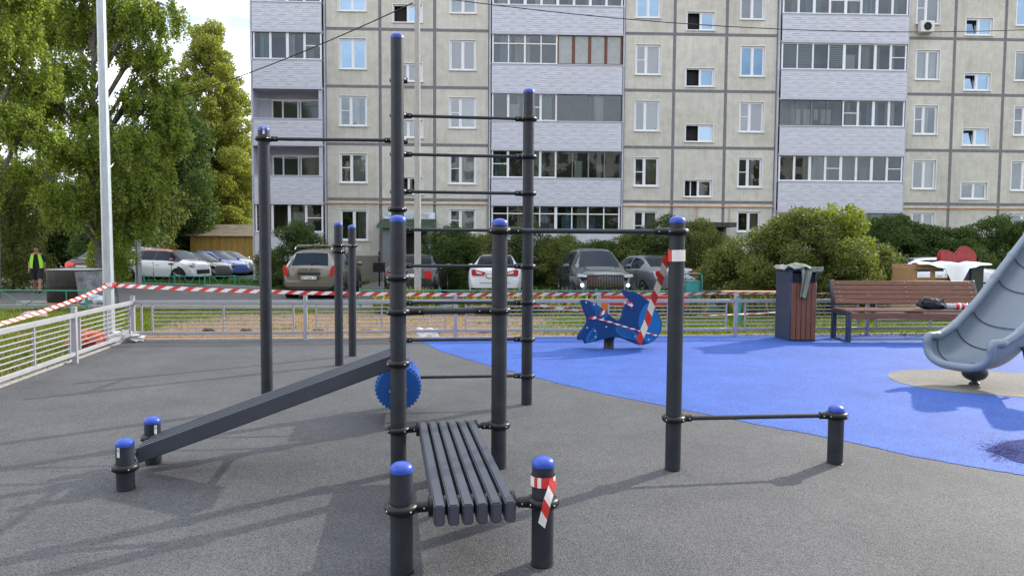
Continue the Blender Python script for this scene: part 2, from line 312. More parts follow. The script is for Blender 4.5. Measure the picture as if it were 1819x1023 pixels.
# ------------------------------------------------------------------ apartment building
BA = R(2.0); O = at(447, 250, 35.5); O.z = 0
bd = Vector((math.cos(BA), math.sin(BA), 0)); bn = Vector((-math.sin(BA), math.cos(BA), 0))
def FB(px, py, off=0.0):
    d = ray(px, py); o = Vector((0, 0, CAMH)); P0 = O + bn * off
    t = (P0 - o).dot(bn) / d.dot(bn); p = o + d * t; return ((p - O).dot(bd), p.z)
BLD = empty('apartment_building', O, BA, 'five storey panel apartment block with lilac balconies and beige stucco panels', 'building')
M_wall = mat('stucco', (.57, .55, .495), .92, var=.12, vscale=2.6, bump=1.0, bscale=22, dirt=.10, detail=8)
def panel_tones(m):
    t = m.node_tree; n = t.nodes; b = n['Principled BSDF']; L = t.links.new; src = b.inputs['Base Color'].links[0].from_socket; tcn = n.new('ShaderNodeTexCoord')
    sn_ = n.new('ShaderNodeVectorMath'); sn_.operation = 'SNAP'; sn_.inputs[1].default_value = (2.69, 50, 2.79); of = n.new('ShaderNodeVectorMath'); of.operation = 'ADD'; of.inputs[1].default_value = (-.75, 0, -1.05); L(tcn.outputs['Object'], of.inputs[0]); L(of.outputs[0], sn_.inputs[0])
    wn = n.new('ShaderNodeTexWhiteNoise'); L(sn_.outputs[0], wn.inputs[0]); r = n.new('ShaderNodeValToRGB'); r.color_ramp.elements[0].color = (.90, .89, .88, 1); r.color_ramp.elements[1].color = (1.04, 1.04, 1.03, 1); L(wn.outputs[0], r.inputs[0])
    mp_ = n.new('ShaderNodeMapping'); mp_.inputs['Scale'].default_value = (5, 5, .35); L(tcn.outputs['Object'], mp_.inputs[0]); z = n.new('ShaderNodeTexNoise'); z.inputs['Scale'].default_value = 1.4; z.inputs['Detail'].default_value = 6; L(mp_.outputs[0], z.inputs[0])
    r2 = n.new('ShaderNodeValToRGB'); r2.color_ramp.elements[0].position = .33; r2.color_ramp.elements[1].position = .5; r2.color_ramp.elements[0].color = (.80, .79, .77, 1); L(z.outputs[0], r2.inputs[0])
    a = n.new('ShaderNodeMixRGB'); a.blend_type = 'MULTIPLY'; a.inputs[0].default_value = 1; L(src, a.inputs[1]); L(r.outputs[0], a.inputs[2]); c = n.new('ShaderNodeMixRGB'); c.blend_type = 'MULTIPLY'; c.inputs[0].default_value = .45; L(a.outputs[0], c.inputs[1]); L(r2.outputs[0], c.inputs[2]); L(c.outputs[0], b.inputs['Base Color'])
panel_tones(M_wall)
M_joint = mat('joint_grey', (.165, .165, .175), .85, var=.2, vscale=5)
M_lil = mat('lilac_panel', (.53, .54, .61), .6, var=.05, vscale=3, bump=.0)
M_lilw = mat('lilac_wall', (.47, .48, .56), .8, var=.07, vscale=3, bump=.3, bscale=30)
M_white = mat('window_pvc', (.72, .73, .76), .35); M_brown = mat('window_wood', (.13, .040, .016), .5, var=.2, vscale=8)
M_alu = mat('thin_metal_frame', (.16, .17, .17), .5); M_dark = mat('interior_dark', (.020, .021, .023), .9)
M_room = mat('room_grey', (.12, .115, .105), .9, var=.5, vscale=.5)
M_glass = glassmat('window_glass', .13, (.62, .66, .68)); M_glassk = glassmat('window_glass_sky_tint', .44, (.5, .6, .7), (.43, .60, .78)); M_glassb = glassmat('balcony_glass', .035, (.60, .66, .64)); M_screen = mat('fly_screen', (.15, .155, .16), .8)  # M_glassk: stronger blue-tinted gloss stands in for reflected blue sky
M_frost = mat('frosted_glass', (.30, .32, .32), .25, var=.1)
M_roofd = mat('roof_dark', (.045, .048, .05), .8, var=.3, vscale=4); M_plinth = mat('plinth', (.20, .185, .165), .9, var=.15, vscale=3, bump=.5, bscale=30, dirt=.25)
CUR = [mat('curtain_white', (.60, .60, .60), .8), mat('curtain_blue', (.20, .32, .42), .8), mat('curtain_cream', (.42, .40, .32), .8), mat('curtain_green', (.27, .36, .30), .8), mat('curtain_grey', (.11, .11, .12), .8)]
lev = [FB(625, y)[1] for y in (354, 256.2, 153.8, 51.7)]; lev.append(lev[-1] + lev[-1] - lev[-2])
TOP = lev[-1] + .06
jx = [578, 675.5, 772, 869.5, 1106.5, 1196, 1288, 1379, 1607, 1691, 1780]
js = [FB(x, 205)[0] for x in jx]; st = js[-1] - js[-2]
bay4 = js[-1] + st; js2 = [bay4, bay4 + (js[8] - js[7])]; js2 += [js2[1] + st * k for k in (1, 2, 3)]
SEND = js2[-1]
BAYS = [(FB(449, 205)[0], js[0]), (js[3], js[4]), (js[7], js[8]), (js2[0], js2[1]), (SEND - .01, SEND)]
bays3 = BAYS[:4]
plz = FB(620, 454)[1]
wins = []     # px rects: x0,y0,x1,y1,kind ('w' two-sash, 's' small), style int
def W_(x0, y0, x1, y1, kind='w', st=0): wins.append((FB(x0, y1), FB(x1, y0), kind, st))
for (x0, y0, x1, y1, k_, s_) in [
    (601, -32, 650, 20, 'w', 1), (603, 69, 650, 123, 'w', 0), (603, 171, 651, 224, 'w', 2), (604, 273, 652, 325, 'w', 3), (605, 373, 653, 427, 'w', 4),
    (698, 9, 750, 40, 's', 5), (698, 113, 750, 145, 's', 6), (699, 214, 751, 245, 's', 6), (700, 315, 751, 345, 's', 7),
    (799, -30, 846, 24, 'w', 6), (799, 72, 845, 125, 'w', 8), (798, 174, 845, 228, 'w', 2), (798, 274, 845, 327, 'w', 2), (798, 372, 845, 413, 'w', 2),
    (1130, -22, 1174, 32, 'w', 1), (1129, 80, 1174, 133, 'w', 9), (1127, 180, 1172, 233, 'w', 10), (1126, 280, 1170, 331, 'w', 9), (1125, 375, 1168, 427, 'w', 9),
    (1220, 22, 1270, 54, 's', 5), (1218, 122, 1269, 154, 's', 5), (1217, 222, 1267, 252, 's', 5), (1215, 320, 1265, 350, 's', 7),
    (1315, -18, 1359, 35, 'w', 11), (1315, 83, 1359, 136, 'w', 12), (1313, 182, 1357, 235, 'w', 2), (1310, 281, 1354, 333, 'w', 3), (1309, 376, 1351, 412, 'w', 4),
    (1628, -12, 1671, 43, 'w', 2), (1626, 90, 1670, 142, 'w', 6), (1623, 188, 1666, 239, 'w', 3), (1620, 285, 1663, 336, 'w', 13), (1619, 378, 1660, 412, 'w', 4),
    (1715, 33, 1764, 63, 's', 14), (1712, 131, 1760, 161, 's', 14), (1709, 229, 1757, 259, 's', 14), (1706, 325, 1754, 354, 's', 6),
    (1805, -8, 1850, 46, 'w', 12), (1802, 92, 1848, 144, 'w', 6), (1800, 190, 1845, 241, 'w', 3), (1795, 287, 1841, 339, 'w', 4), (1795, 380, 1838, 412, 'w', 4)]:
    W_(x0, y0, x1, y1, k_, s_)
def wall_grid():
    mb = MB(); holes = [(a[0], a[1], b[0], b[1]) for a, b, _, _ in wins]
    ss = sorted(set([0] + [h[0] for h in holes] + [h[2] for h in holes] + [x for b in bays3 for x in b] + [SEND]))
    zs = sorted(set([-.25, TOP] + [h[1] for h in holes] + [h[3] for h in holes]))
    for i in range(len(ss) - 1):
        for j in range(len(zs) - 1):
            sc, zc = (ss[i] + ss[i + 1]) / 2, (zs[j] + zs[j + 1]) / 2
            if any(b[0] < sc < b[1] for b in bays3) and zc < lev[-1] + .1: continue
            if any(h[0] < sc < h[2] and h[1] < zc < h[3] for h in holes): continue
            mb.quad((ss[i], 0, zs[j]), (ss[i + 1], 0, zs[j]), (ss[i + 1], 0, zs[j + 1]), (ss[i], 0, zs[j + 1]))
    for s0, z0, s1, z1 in holes:
        D = .16
        mb.quad((s0, 0, z0), (s0, D, z0), (s0, D, z1), (s0, 0, z1)); mb.quad((s1, 0, z0), (s1, 0, z1), (s1, D, z1), (s1, D, z0))
        mb.quad((s0, 0, z1), (s0, D, z1), (s1, D, z1), (s1, 0, z1)); mb.quad((s0, 0, z0), (s1, 0, z0), (s1, D, z0), (s0, D, z0))
    mb.bx(.0, SEND, 8.9, 9, -.25, TOP); mb.bx(-.02, .1, .02, 9, -.25, TOP); mb.bx(SEND - .1, SEND, .02, 9, -.25, TOP); 
    return mb
wall_grid().build('wall', M_wall, BLD, smooth=False, fixn=False)
rf = MB(); rf.bx(-.3, SEND + .2, -.35, 9.3, TOP, TOP + .18); rf.build('roof', M_roofd, BLD)
it = MB()
prev = 0
for a, b in [(js[0], js[3]), (js[4], js[7]), (js[8], js2[0]), (js2[1], SEND)]: it.bx(a + .02, b - .02, 1.3, 1.35, -.1, TOP - .1)
for z in lev: it.bx(js[0], SEND - .2, .3, 1.3, z - .1, z + .1)
it.build('room_interior', M_room, BLD, smooth=False)
jn = MB()
for i, s in enumerate(js):
    jn.bx(s - .075, s + .075, -.006, .05, -.2 if i not in () else 0, TOP - .01)
for s in js2[:]: jn.bx(s - .075, s + .075, -.006, .05, -.2, TOP - .01)
for a, b in [(js[0], js[3]), (js[4], js[7]), (js[8], js2[0]), (js2[1], SEND)]:
    for z in lev[:4]: jn.bx(a + .076, b - .076, -.004, .05, z - .075, z + .075)
    jn.bx(a + .08, b - .08, -.0035, .05, -.15, -.1)
jn.build('panel_joint', M_joint, BLD, smooth=False, label='flat grey painted bands over the seams between wall panels')
for a, b in [(js[0] + .08, js[3] - .08), (js[4] + .08, js[7] - .08), (js[8] + .08, js2[0] - .08), (js2[1] + .08, SEND)]: pl = MB(); pl.bx(a, b, -.03, .04, -.25, plz); pl.build('plinth', M_plinth, BLD, smooth=False)
def curtain(mb, s0, s1, z0, z1, y, amp=.03, folds=None):
    n = max(8, int((s1 - s0) / .035)); b = []; per = .13 * random.uniform(.8, 1.3)
    ph = random.random() * 6
    for i in range(n + 1):
        s = s0 + (s1 - s0) * i / n; yy = y + amp * math.sin(ph + s / per * 6.28) + amp * .5 * math.sin(s / per * 2.3)
        b += [(s, yy, z0), (s, yy * 1.0, z1)]
    mb.add(b, [(2 * i, 2 * i + 2, 2 * i + 3, 2 * i + 1) for i in range(n)])
def window(s0, z0, s1, z1, kind, sty):
    w = s1 - s0; f = .055; y0, y1 = .07, .13
    mb = MB(); split = .5 if kind == 's' else (.42 if sty in (2, 3, 9, 10) else .5)
    xm = s0 + w * split
    for a, b, c, d in [(s0, s0 + f, z0, z1), (s1 - f, s1, z0, z1)]: mb.bx(a, b, y0, y1, c, d)
    mb.bx(s0 + f, s1 - f, y0 + .001, y1 - .001, z0, z0 + f); mb.bx(s0 + f, s1 - f, y0 + .001, y1 - .001, z1 - f, z1)
    mb.bx(xm - f * .7, xm + f * .7, y0 - .006, y1, z0 + f, z1 - f)
    for a, b in ((s0 + f, xm - f * .7), (xm + f * .7, s1 - f)):   # sash frames
        if kind == 's' and sty in (5, 7) and a < xm - .1: continue
        g = .035
        mb.bx(a, a + g, y0 + .012, y1 - .01, z0 + f, z1 - f); mb.bx(b - g, b, y0 + .012, y1 - .01, z0 + f, z1 - f)
        mb.bx(a + g, b - g, y0 + .013, y1 - .011, z0 + f, z0 + f + g); mb.bx(a + g, b - g, y0 + .013, y1 - .011, z1 - f - g, z1 - f)
    if sty in (2, 3, 9) and kind == 'w':
        zm = z0 + (z1 - z0) * (.52 if sty != 9 else .5); mb.bx(s0 + f, xm - f * .7, y0 + .005, y1 - .02, zm - .02, zm + .02)
    mb.bx(s0 - .05, s1 + .05, -.07, .07, z0 - .035, z0 - .002)   # sill
    mb.bx(s0 - .03, s0 - .002, -.012, .02, z0, z1 + .03); mb.bx(s1 + .002, s1 + .03, -.012, .02, z0, z1 + .03); mb.bx(s0 - .002, s1 + .002, -.011, .02, z1 + .002, z1 + .03)
    win = mb.build('window', M_white, BLD, smooth=False)
    if kind == 's' and sty == 14:    # left sash tilted inwards at the top
        m2 = MB(); a, b = s0 + f, xm - f * .7; T = .16; g = .045; za, zb = z0 + f, z1 - f
        for q0, q1 in ((a, a + g), (b - g, b)): m2.add([(q0, .13, za), (q1, .13, za), (q1, .13 + T, zb - .03), (q0, .13 + T, zb - .03), (q0, .16, za), (q1, .16, za), (q1, .16 + T, zb - .03), (q0, .16 + T, zb - .03)], [(0, 1, 2, 3), (4, 7, 6, 5), (0, 3, 7, 4), (1, 5, 6, 2), (0, 4, 5, 1), (3, 2, 6, 7)])
        m2.bx(a + g, b - g, .13 + T, .16 + T, zb - .08, zb - .03); m2.build('sash', M_white, win, smooth=False)
    p = MB(); yy = .10
    op = kind == 's' and sty in (5, 7)
    if not op:
        if kind == 's' and sty == 14: p.quad((s0 + f, .145, z0 + f), (xm, .145, z0 + f), (xm, .29, z1 - f), (s0 + f, .29, z1 - f))
        else: p.quad((s0 + f, yy, z0 + f), (xm, yy, z0 + f), (xm, yy, z1 - f), (s0 + f, yy, z1 - f))
    p.quad((xm, yy + .002, z0 + f), (s1 - f, yy + .002, z0 + f), (s1 - f, yy + .002, z1 - f), (xm, yy + .002, z1 - f))
    p.build('pane', M_glassk if sty in (0, 1, 5, 12, 14) or (sty == 2 and random.random() < .3) else M_glass, win, smooth=False, fixn=False)
    if op:
        q = MB(); q.quad((s0 + f, .34, z0 + f), (xm, .34, z0 + f), (xm, .34, z1 - f), (s0 + f, .34, z1 - f)); q.build('dark_opening', M_dark, win, smooth=False)
        if sty == 7:
            q = MB(); q.bx(s0 + w * .24, s0 + w * .27, .13, .3, z0 + f, z1 - f); q.build('sash', M_white, win, smooth=False)
    if sty in (2, 3, 9) and kind == 'w':
        q = MB(); q.quad((s0 + f, .16, z0 + f), (xm, .16, z0 + f), (xm, .16, z1 - f), (s0 + f, .16, z1 - f)); q.build('fly_screen', M_screen, win, smooth=False)
    c = MB(); mi = {0: 1, 1: 1, 2: 0, 3: 0, 4: 2, 6: 0, 8: 4, 9: 2, 10: 3, 11: 1, 12: 1, 13: 0, 14: 0, 5: 4, 7: 4}[sty]
    if kind == 'w':
        a, b = (xm, s1 - f)
        if sty in (0, 6, 8, 12): a = s0 + f
        if sty == 4: a = xm + w * .1
        cut = random.choice([0, 0, .25, .4]) if sty in (2, 3) else 0
        curtain(c, a, b - cut * w, z0 + .02, z1 - f, .22); c.build('curtain', CUR[mi], win, smooth=True, fixn=False, ang=80)
    elif sty in (6, 14):
        curtain(c, xm, s1 - f, z0 + .02, z1 - f, .22); c.build('curtain', CUR[mi], win, smooth=True, fixn=False, ang=80)
for a, b, k_, s_ in wins: window(a[0], a[1], b[0], b[1], k_, s_)
# balcony stacks
def glazing(par, s0, s1, z0, z1, n, sty, y=-.16):
    fm = {'w': M_white, 'b': M_brown, 'm': M_alu, 't': M_white, 'l': M_white}[sty]; f = .055 if sty != 'm' else .04; F = MB()
    if sty in 'wtl':       # outer casing proud of the parapet, covers bigger surround
        F.bx(s0, s0 + .07, y - .02, y + .07, z0, z1); F.bx(s1 - .07, s1, y - .02, y + .07, z0, z1)
    else:
        F.bx(s0, s0 + .03, y - .02, y + .05, z0, z1); F.bx(s1 - .03, s1, y - .02, y + .05, z0, z1)
    F.bx(s0 + .03, s1 - .03, y - .019, y + .05, z0, z0 + f); F.bx(s0 + .03, s1 - .03, y - .019, y + .05, z1 - f, z1)
    for i in range(1, n):
        s = s0 + (s1 - s0) * i / n; ff = f * (1.5 if i == n // 2 else 1); F.bx(s - ff / 2, s + ff / 2, y - .015, y + .045, z0 + f, z1 - f)
        if sty == 'w' : F.bx(s - ff / 2 - .03, s + ff / 2 + .03, y - .004, y + .03, z0 + f, z1 - f)
    if sty == 't': zt = z0 + (z1 - z0) * .68; F.bx(s0 + .07, s1 - .07, y - .013, y + .04, zt - .025, zt + .025)
    if sty == 'w':
        k_ = random.randrange(n); a = s0 + (s1 - s0) * k_ / n; b = a + (s1 - s0) / n; zt = (z0 + z1) / 2; F.bx(a + .05, b - .05, y - .012, y + .03, zt - .02, zt + .02)
    if sty == 'b':
        for i in range(n):
            a = s0 + (s1 - s0) * i / n; b = a + (s1 - s0) / n; F.bx(a + f / 2, a + f / 2 + .045, y - .005, y + .04, z0 + f, z1 - f); F.bx(b - f / 2 - .045, b - f / 2, y - .005, y + .04, z0 + f, z1 - f)
    fo = F.build('glazing_frame', fm, par, smooth=False)
    P = MB(); P.quad((s0, y + .02, z0), (s1, y + .02, z0), (s1, y + .02, z1), (s0, y + .02, z1))
    fo2 = P.build('glazing_pane', M_frost if sty == 'b' else M_glassb, par, smooth=False, fixn=False)
    if sty == 'l':
        B_ = MB()
        for i in (0, 1, 3):
            a = s0 + (s1 - s0) * i / n + .04; b = s0 + (s1 - s0) * (i + 1) / n - .04
            for j in range(11): zz = z0 + f + (z1 - z0 - 2 * f) * j / 11; B_.bx(a, b, y + .05, y + .055, zz, zz + .055)
        B_.build('striped_blind', CUR[0], par, smooth=False)
    elif sty != 'b':
        Q = MB(); Q.bx(s0 + .01, s1 - .01, .70, .72, z0 - .9, z1 + .05); Q.bx(s0 + random.uniform(.2, 1.2), s0 + 1.6, .45, .69, z0 - .9, z0 + random.uniform(.2, .9)); Q.build('balcony_shade_boards', M_room, par, smooth=False)  # dark boards before the loggia wall stand in for the dim interior
        for _ in range(4 if sty != 'm' else 2):
            C = MB(); a = random.uniform(s0 + .1, s1 - .6); w = random.uniform(.2, .6); curtain(C, a, min(a + w, s1 - .1), z0 - .1, z1 - random.choice([.05, .05, .1, .5]), random.choice([-.02, .05, .4]), .03)
            C.build('balcony_curtain', random.choice(CUR[:4]) if sty != 'm' else CUR[random.choice((0, 3, 4))], par, smooth=True, fixn=False, ang=80)
def parapet(par, s0, s1, z0, z1):
    mb = MB(); y = -.26
    mb.bx(s0, s1, y, y + .07, z0, z1)
    # embossed brick-like relief in staggered rows
    rows = 6; h = (z1 - z0 - .1) / rows
    for r_ in range(rows):
        zc = z0 + .05 + h * (r_ + .5); s = s0 + .12 + (.38 if r_ % 2 else 0)
        mb.bx(s0 + .01, s1 - .01, y - .010, y + .01, zc + h * .42, zc + h * .42 + .02)
        while s < s1 - .34:
            w = .40 if (r_ % 2) else .30
            mb.bx(s, min(s + w, s1 - .05), y - .015, y + .01, zc - h * .16, zc + h * .02)
            s += .76
    mb.build('parapet', M_lil, par, smooth=False, bevel=.006)
    c = MB(); c.bx(s0 - .03, s1 + .03, y - .03, y + .13, z1 + .002, z1 + .045); c.bx(s0 - .01, s1 + .01, y - .012, .9, z0 - .12, z0 - .003); c.build('ledge', M_lilw, par, smooth=False)
def bay(s0, s1, rows, halves, end=False):
    B = MB(); B.bx(s0, s1, .9, .95, -.2, lev[-1] + .1); B.bx(s0 - .02, s0 + .05, -.14, .9, -.2, lev[-1] + .1); B.bx(s1 - .05, s1 + .02, -.14 if not end else -.02, .9, -.2, lev[-1] + .1)
    if not end: B.bx((s0 + s1) / 2 - .04, (s0 + s1) / 2 + .04, -.12, .9, -.2, lev[-1] + .1)
    B.build('loggia_wall', M_lilw, BLD, smooth=False)
    for (zp0, zp1, zg1, stys) in rows:
        e = empty('balcony', (0, 0, 0), parent=BLD)
        parapet(e, s0 + .10, s1 - .10, zp0, zp1)
        if stys is None: continue
        k_ = len(stys)
        for i, sy in enumerate(stys):
            a = s0 + .12 + (s1 - s0 - .24) * i / k_; b = s0 + .12 + (s1 - s0 - .24) * (i + 1) / k_
            if sy == 'open':
                q = MB(); ya, yb = .84, .90; wz0 = zp1 - .55; a2, b2 = a + .55, b - .35
                for x in (a2, a2 + .52, a2 + 1.28, a2 + 1.4, b2 - .06): q.bx(x, x + .07, ya, yb, zp1 - .2, zg1 - .42)
                q.bx(a2, b2, ya - .002, yb, zg1 - .46, zg1 - .38); q.bx(a2 + .5, b2, ya - .003, yb, wz0, wz0 + .07)
                q.build('balcony_window', M_white, e, smooth=False)
                q = MB(); q.quad((a2, .88, zp1 - .3), (b2, .88, zp1 - .3), (b2, .88, zg1 - .4), (a2, .88, zg1 - .4)); q.build('balcony_pane', mat('dark_pane', (.035, .045, .04), .08, spec=.8), e, smooth=False)
                q = MB(); q.bx(s1 - .28, s1 - .12, -.2, -.06, zp1 + .05, zg1); q.build('column', M_lilw, e, smooth=False)
                for dy in (.1, .3):
                    q = MB(); q.tube([(s0 + .1, dy, zg1 - .5), ((s0 + s1) / 2, dy, zg1 - .62), (s1 - .1, dy, zg1 - .5)], .006, 6); q.build('clothes_line', M_white, e)
            elif sy: glazing(e, a, b, zp1 + .05, zg1 - .06, 4, sy)
def zz(x, y): return FB(x, y, -.25)[1]
m = lambda y: zz(988, y); r_ = lambda y: zz(1495, y); l_ = lambda y: zz(515, y)
bay(bays3[0][0], bays3[0][1], [(l_(461), l_(414), l_(359), ['w']), (l_(359), l_(313), l_(257), ['open']), (l_(255), l_(212), l_(155), ['open']), (l_(154), l_(107), l_(53.5), ['w']), (l_(53), l_(5), l_(-48), ['w'])], 1, True)
bay(bays3[1][0], bays3[1][1], [(m(459), m(413), m(363), ['t', 't']), (m(362), m(318), m(265), ['w', 'm']), (m(264), m(217), m(164), ['w', 'm']), (m(163), m(116), m(59), ['t', 'b']), (m(58), m(12), m(-48), ['w', 'w'])], 2)
bay(bays3[2][0], bays3[2][1], [(r_(465), r_(420), r_(376), ['w', 'm']), (r_(374), r_(324), r_(274), ['w', 'w']), (r_(273), r_(226), r_(175), ['m', 'w']), (r_(174), r_(126), r_(75), ['l', 'w']), (r_(73), r_(27), r_(-26), ['w', 'w'])], 2)
bay(bays3[3][0], bays3[3][1], [(z0 - .0 if i else .9, z0 + 1.3, z0 + 2.7, ['w', 'w']) for i, z0 in enumerate([.6] + [q + .05 for q in lev[:4]])], 2)
# laundry on the glazed balcony of the right-hand stack
q = MB(); s0 = FB(1410, 200)[0]
for i, c in enumerate(('white', 'dark', 'white', 'green', 'red')):
    pass
for i, (dx, w, h) in enumerate([(.0, .35, .75), (.5, .45, .9), (1.05, .2, .5), (1.4, .5, .7)]):
    curtain(q, s0 + dx, s0 + dx + w, zz(1440, 193) - h, zz(1440, 193), .02, .02)
q.build('laundry', CUR[0], BLD, fixn=False, ang=80)
# gas pipe
gp = MB(); M_pipe = mat('gas_pipe_orange', (.50, .25, .12), .5, var=.15)
zp = FB(620, 362)[1]
def PP(x, y): s, z = FB(x, y, -.06); return (s, z)
gpz = [PP(578, 361), PP(870, 363)]
gp.cyl((gpz[0][0] - .35, -.06, gpz[0][1]), (gpz[1][0], -.06, gpz[0][1]), .03, n=10)
gp.cyl((js[4] - .1, -.06, PP(1107, 366)[1]), (js[7] + .1, -.06, PP(1107, 366)[1]), .03, n=10)
gp.cyl((js[8] - .1, -.06, PP(1640, 370)[1]), (SEND, -.06, PP(1640, 370)[1]), .03, n=10)
for x in (1238, 1296): s, z = PP(x, 366); gp.cyl((s, -.06, z), (s, -.06, z - (.9 if x > 1250 else 1.0)), .02, n=8)
gp.build('gas_pipe', M_pipe, BLD)
# entrances
def entrance(x0, x1, ytop, corr, depth=1.5):
    s0, z1 = FB(x0, ytop, -depth); s1, _ = FB(x1, ytop, -depth)
    e = empty('entrance_porch', (0, 0, 0), parent=BLD)
    b = MB(); b.bx(s0 + .15, s0 + (s1 - s0) * .47, -depth + .15, -.02, -.2, z1 - .18)
    b.bx(s1 - .22, s1 - .1, -depth + .15, -.02, -.2, z1 - .18); b.build('porch_wall', mat('porch_grey', (.16, .17, .19), .6, var=.1), e, smooth=False)
    b = MB(); b.bx(s0 + (s1 - s0) * .47, s1 - .22, -.1, -.03, -.1, z1 - .5); b.build('door', mat('door_dark', (.03, .026, .026), .5), e)
    b = MB()
    if corr:
        n = 44
        for i in range(n):
            a = s0 - .1 + (s1 - s0 + .2) * i / n; w = (s1 - s0 + .2) / n
            b.add([(a, -depth - .1, z1 - .18), (a + w * .5, -depth - .1, z1 - .13), (a + w, -depth - .1, z1 - .18), (a, 0, z1 + .12), (a + w * .5, 0, z1 + .17), (a + w, 0, z1 + .12),
                   (a, -depth - .1, z1 - .30), (a + w, -depth - .1, z1 - .30)], [(0, 1, 4, 3), (1, 2, 5, 4), (6, 7, 2, 1, 0)])
        b.build('canopy_roof', mat('canopy_green', (.05, .10, .06), .6, var=.2), e, smooth=False)
        g = MB(); g.bx(s0, s1 + .02, -.09, -.02, z1 + .20, z1 + .52); sg = g.build('sign_strip', mat('sign_blue_white', (.50, .56, .62), .5, var=.4, vscale=5), e, smooth=False)
    else:
        b.bx(s0 - .25, s1 + .25, -depth - .3, -.01, z1 - .22, z1); b.build('canopy_roof', M_roofd, e)
entrance(673, 768, 394, True); entrance(1216, 1296, 395, False)
# air conditioner
s0, z0 = FB(1628, 61); s1, z1 = FB(1653, 41)
ac = MB(); ac.bx(s0, s1, -.36, -.08, z0, z1); aco = ac.build('air_conditioner', mat('ac_casing', (.62, .62, .58), .5), BLD, bevel=.015)
g = MB(); cx, cz = s0 + (s1 - s0) * .5, (z0 + z1) / 2; g.torus((cx, -.365, cz), .19, .012, 'Y', sz=1)
for rr_ in (.15, .11, .07): g.torus((cx, -.365, cz), rr_, .006, 'Y', n=20, k=6)
g.cyl((cx, -.362, cz), (cx, -.37, cz), .05); g.build('fan_grille', M_black, aco)
g = MB(); g.cyl((cx, -.361, cz), (cx, -.358, cz), .185); g.build('fan_opening', M_dark, aco)
g = MB(); g.bar((s0 + .1, -.30, z0 - .02), (s0 + .1, 0, z0 - .02), .03, .03); g.bar((s1 - .1, -.30, z0 - .02), (s1 - .1, 0, z0 - .02), .03, .03); g.build('bracket', M_white, aco)

# the yard continues behind the camera: a facing block that the windows mirror
ob = empty('apartment_building', (0, -44, 0), 0, 'block facing the yard from behind the viewpoint, seen only mirrored in windows', 'building')
m = MB(); m.bx(-55, 55, -10, 0, -.2, 18.2); m.build('wall', M_wall, ob, smooth=False)
for fl in range(6):
    m = MB()
    for i in range(36): x = -53 + i * 3; m.bx(x, x + 1.5, .002, .03, 1.2 + fl * 2.8, 2.7 + fl * 2.8)
    m.build('window_row', MC.get('dark_pane') or M_dark, ob, smooth=False)
# ------------------------------------------------------------------ workout complex
UA = R(9.5)
PR = .054
PA = Vector((-.519, 3.337, 0)); PB = Vector((.157, 3.433, 0)); PC = Vector((-.771, 4.83, 0)); PD = Vector((-.087, 4.975, 0))
def base_at(px, py, Y):
    p = at(px, py, Y); p.z = 0; return p
PT = base_at(706, 300, 6.10); PE = base_at(707.5, 300, 6.88); P5 = base_at(937.5, 440, 7.03); P1 = base_at(471, 440, 6.83)
P7 = Vector((1.139, 4.955, 0)); PS = Vector((2.362, 5.135, 0))
S1 = G(216, 873); S1.y += .05; S2 = G(266, 826); S2.y += .05
WC = empty('workout_complex', (PC.x, PC.y, 0), 0, 'dark grey steel workout frame with wall bars, slatted bench and inclined board', 'exercise equipment')
def rel(p): return Vector(p) - Vector((PC.x, PC.y, 0))
def zof(px, py, P): return at(px, py, P.y).z
def post(P, ztop, par=WC, r=PR, off=None, sticker=None, capr=None):
    off = off or Vector((PC.x, PC.y, 0)); c = Vector(P) - off
    m = MB(); m.lathe([(r * .98, -.02), (r, .0), (r, ztop - .045)], c, 36); o = m.build('post', M_post, par)
    m = MB(); R0 = r * 1.035; pr = [(R0, ztop - .044), (R0, ztop - .026)]
    for i in range(1, 9): a = math.pi / 2 * i / 9; pr.append((R0 * .97 * math.cos(a), ztop - .026 + .030 * math.sin(a)))
    pr.append((.003, ztop + .0042)); m.lathe(pr, c, 36); m.build('cap', M_cap, o)
    m = MB(); m.lathe([(r + .004, -.001), (r + .004, .004), (r, .006)], c, 36); m.build('base_seal', M_black, o)
    if sticker:
        az, z = sticker; m = MB(); n = 5; w = .34; vs = []
        for i in range(n):
            a = az - w / 2 + w * i / (n - 1)
            for zz_ in (z, z + .062): vs.append(c + Vector((math.cos(a) * (r + .0015), math.sin(a) * (r + .0015), zz_)))
        m.add(vs, [(2 * i, 2 * i + 2, 2 * i + 3, 2 * i + 1) for i in range(n - 1)]); m.build('sticker', M_sticker, o, fixn=False)
        m = MB(); vs = []; w = .20
        for i in range(n):
            a = az - w / 2 + w * i / (n - 1)
            for zz_ in (z + .034, z + .055): vs.append(c + Vector((math.cos(a) * (r + .0022), math.sin(a) * (r + .0022), zz_)))
        m.add(vs, [(2 * i, 2 * i + 2, 2 * i + 3, 2 * i + 1) for i in range(n - 1)]); m.build('sticker_print', mat('sticker_grey', (.35, .36, .38), .6), o, fixn=False)
    return o
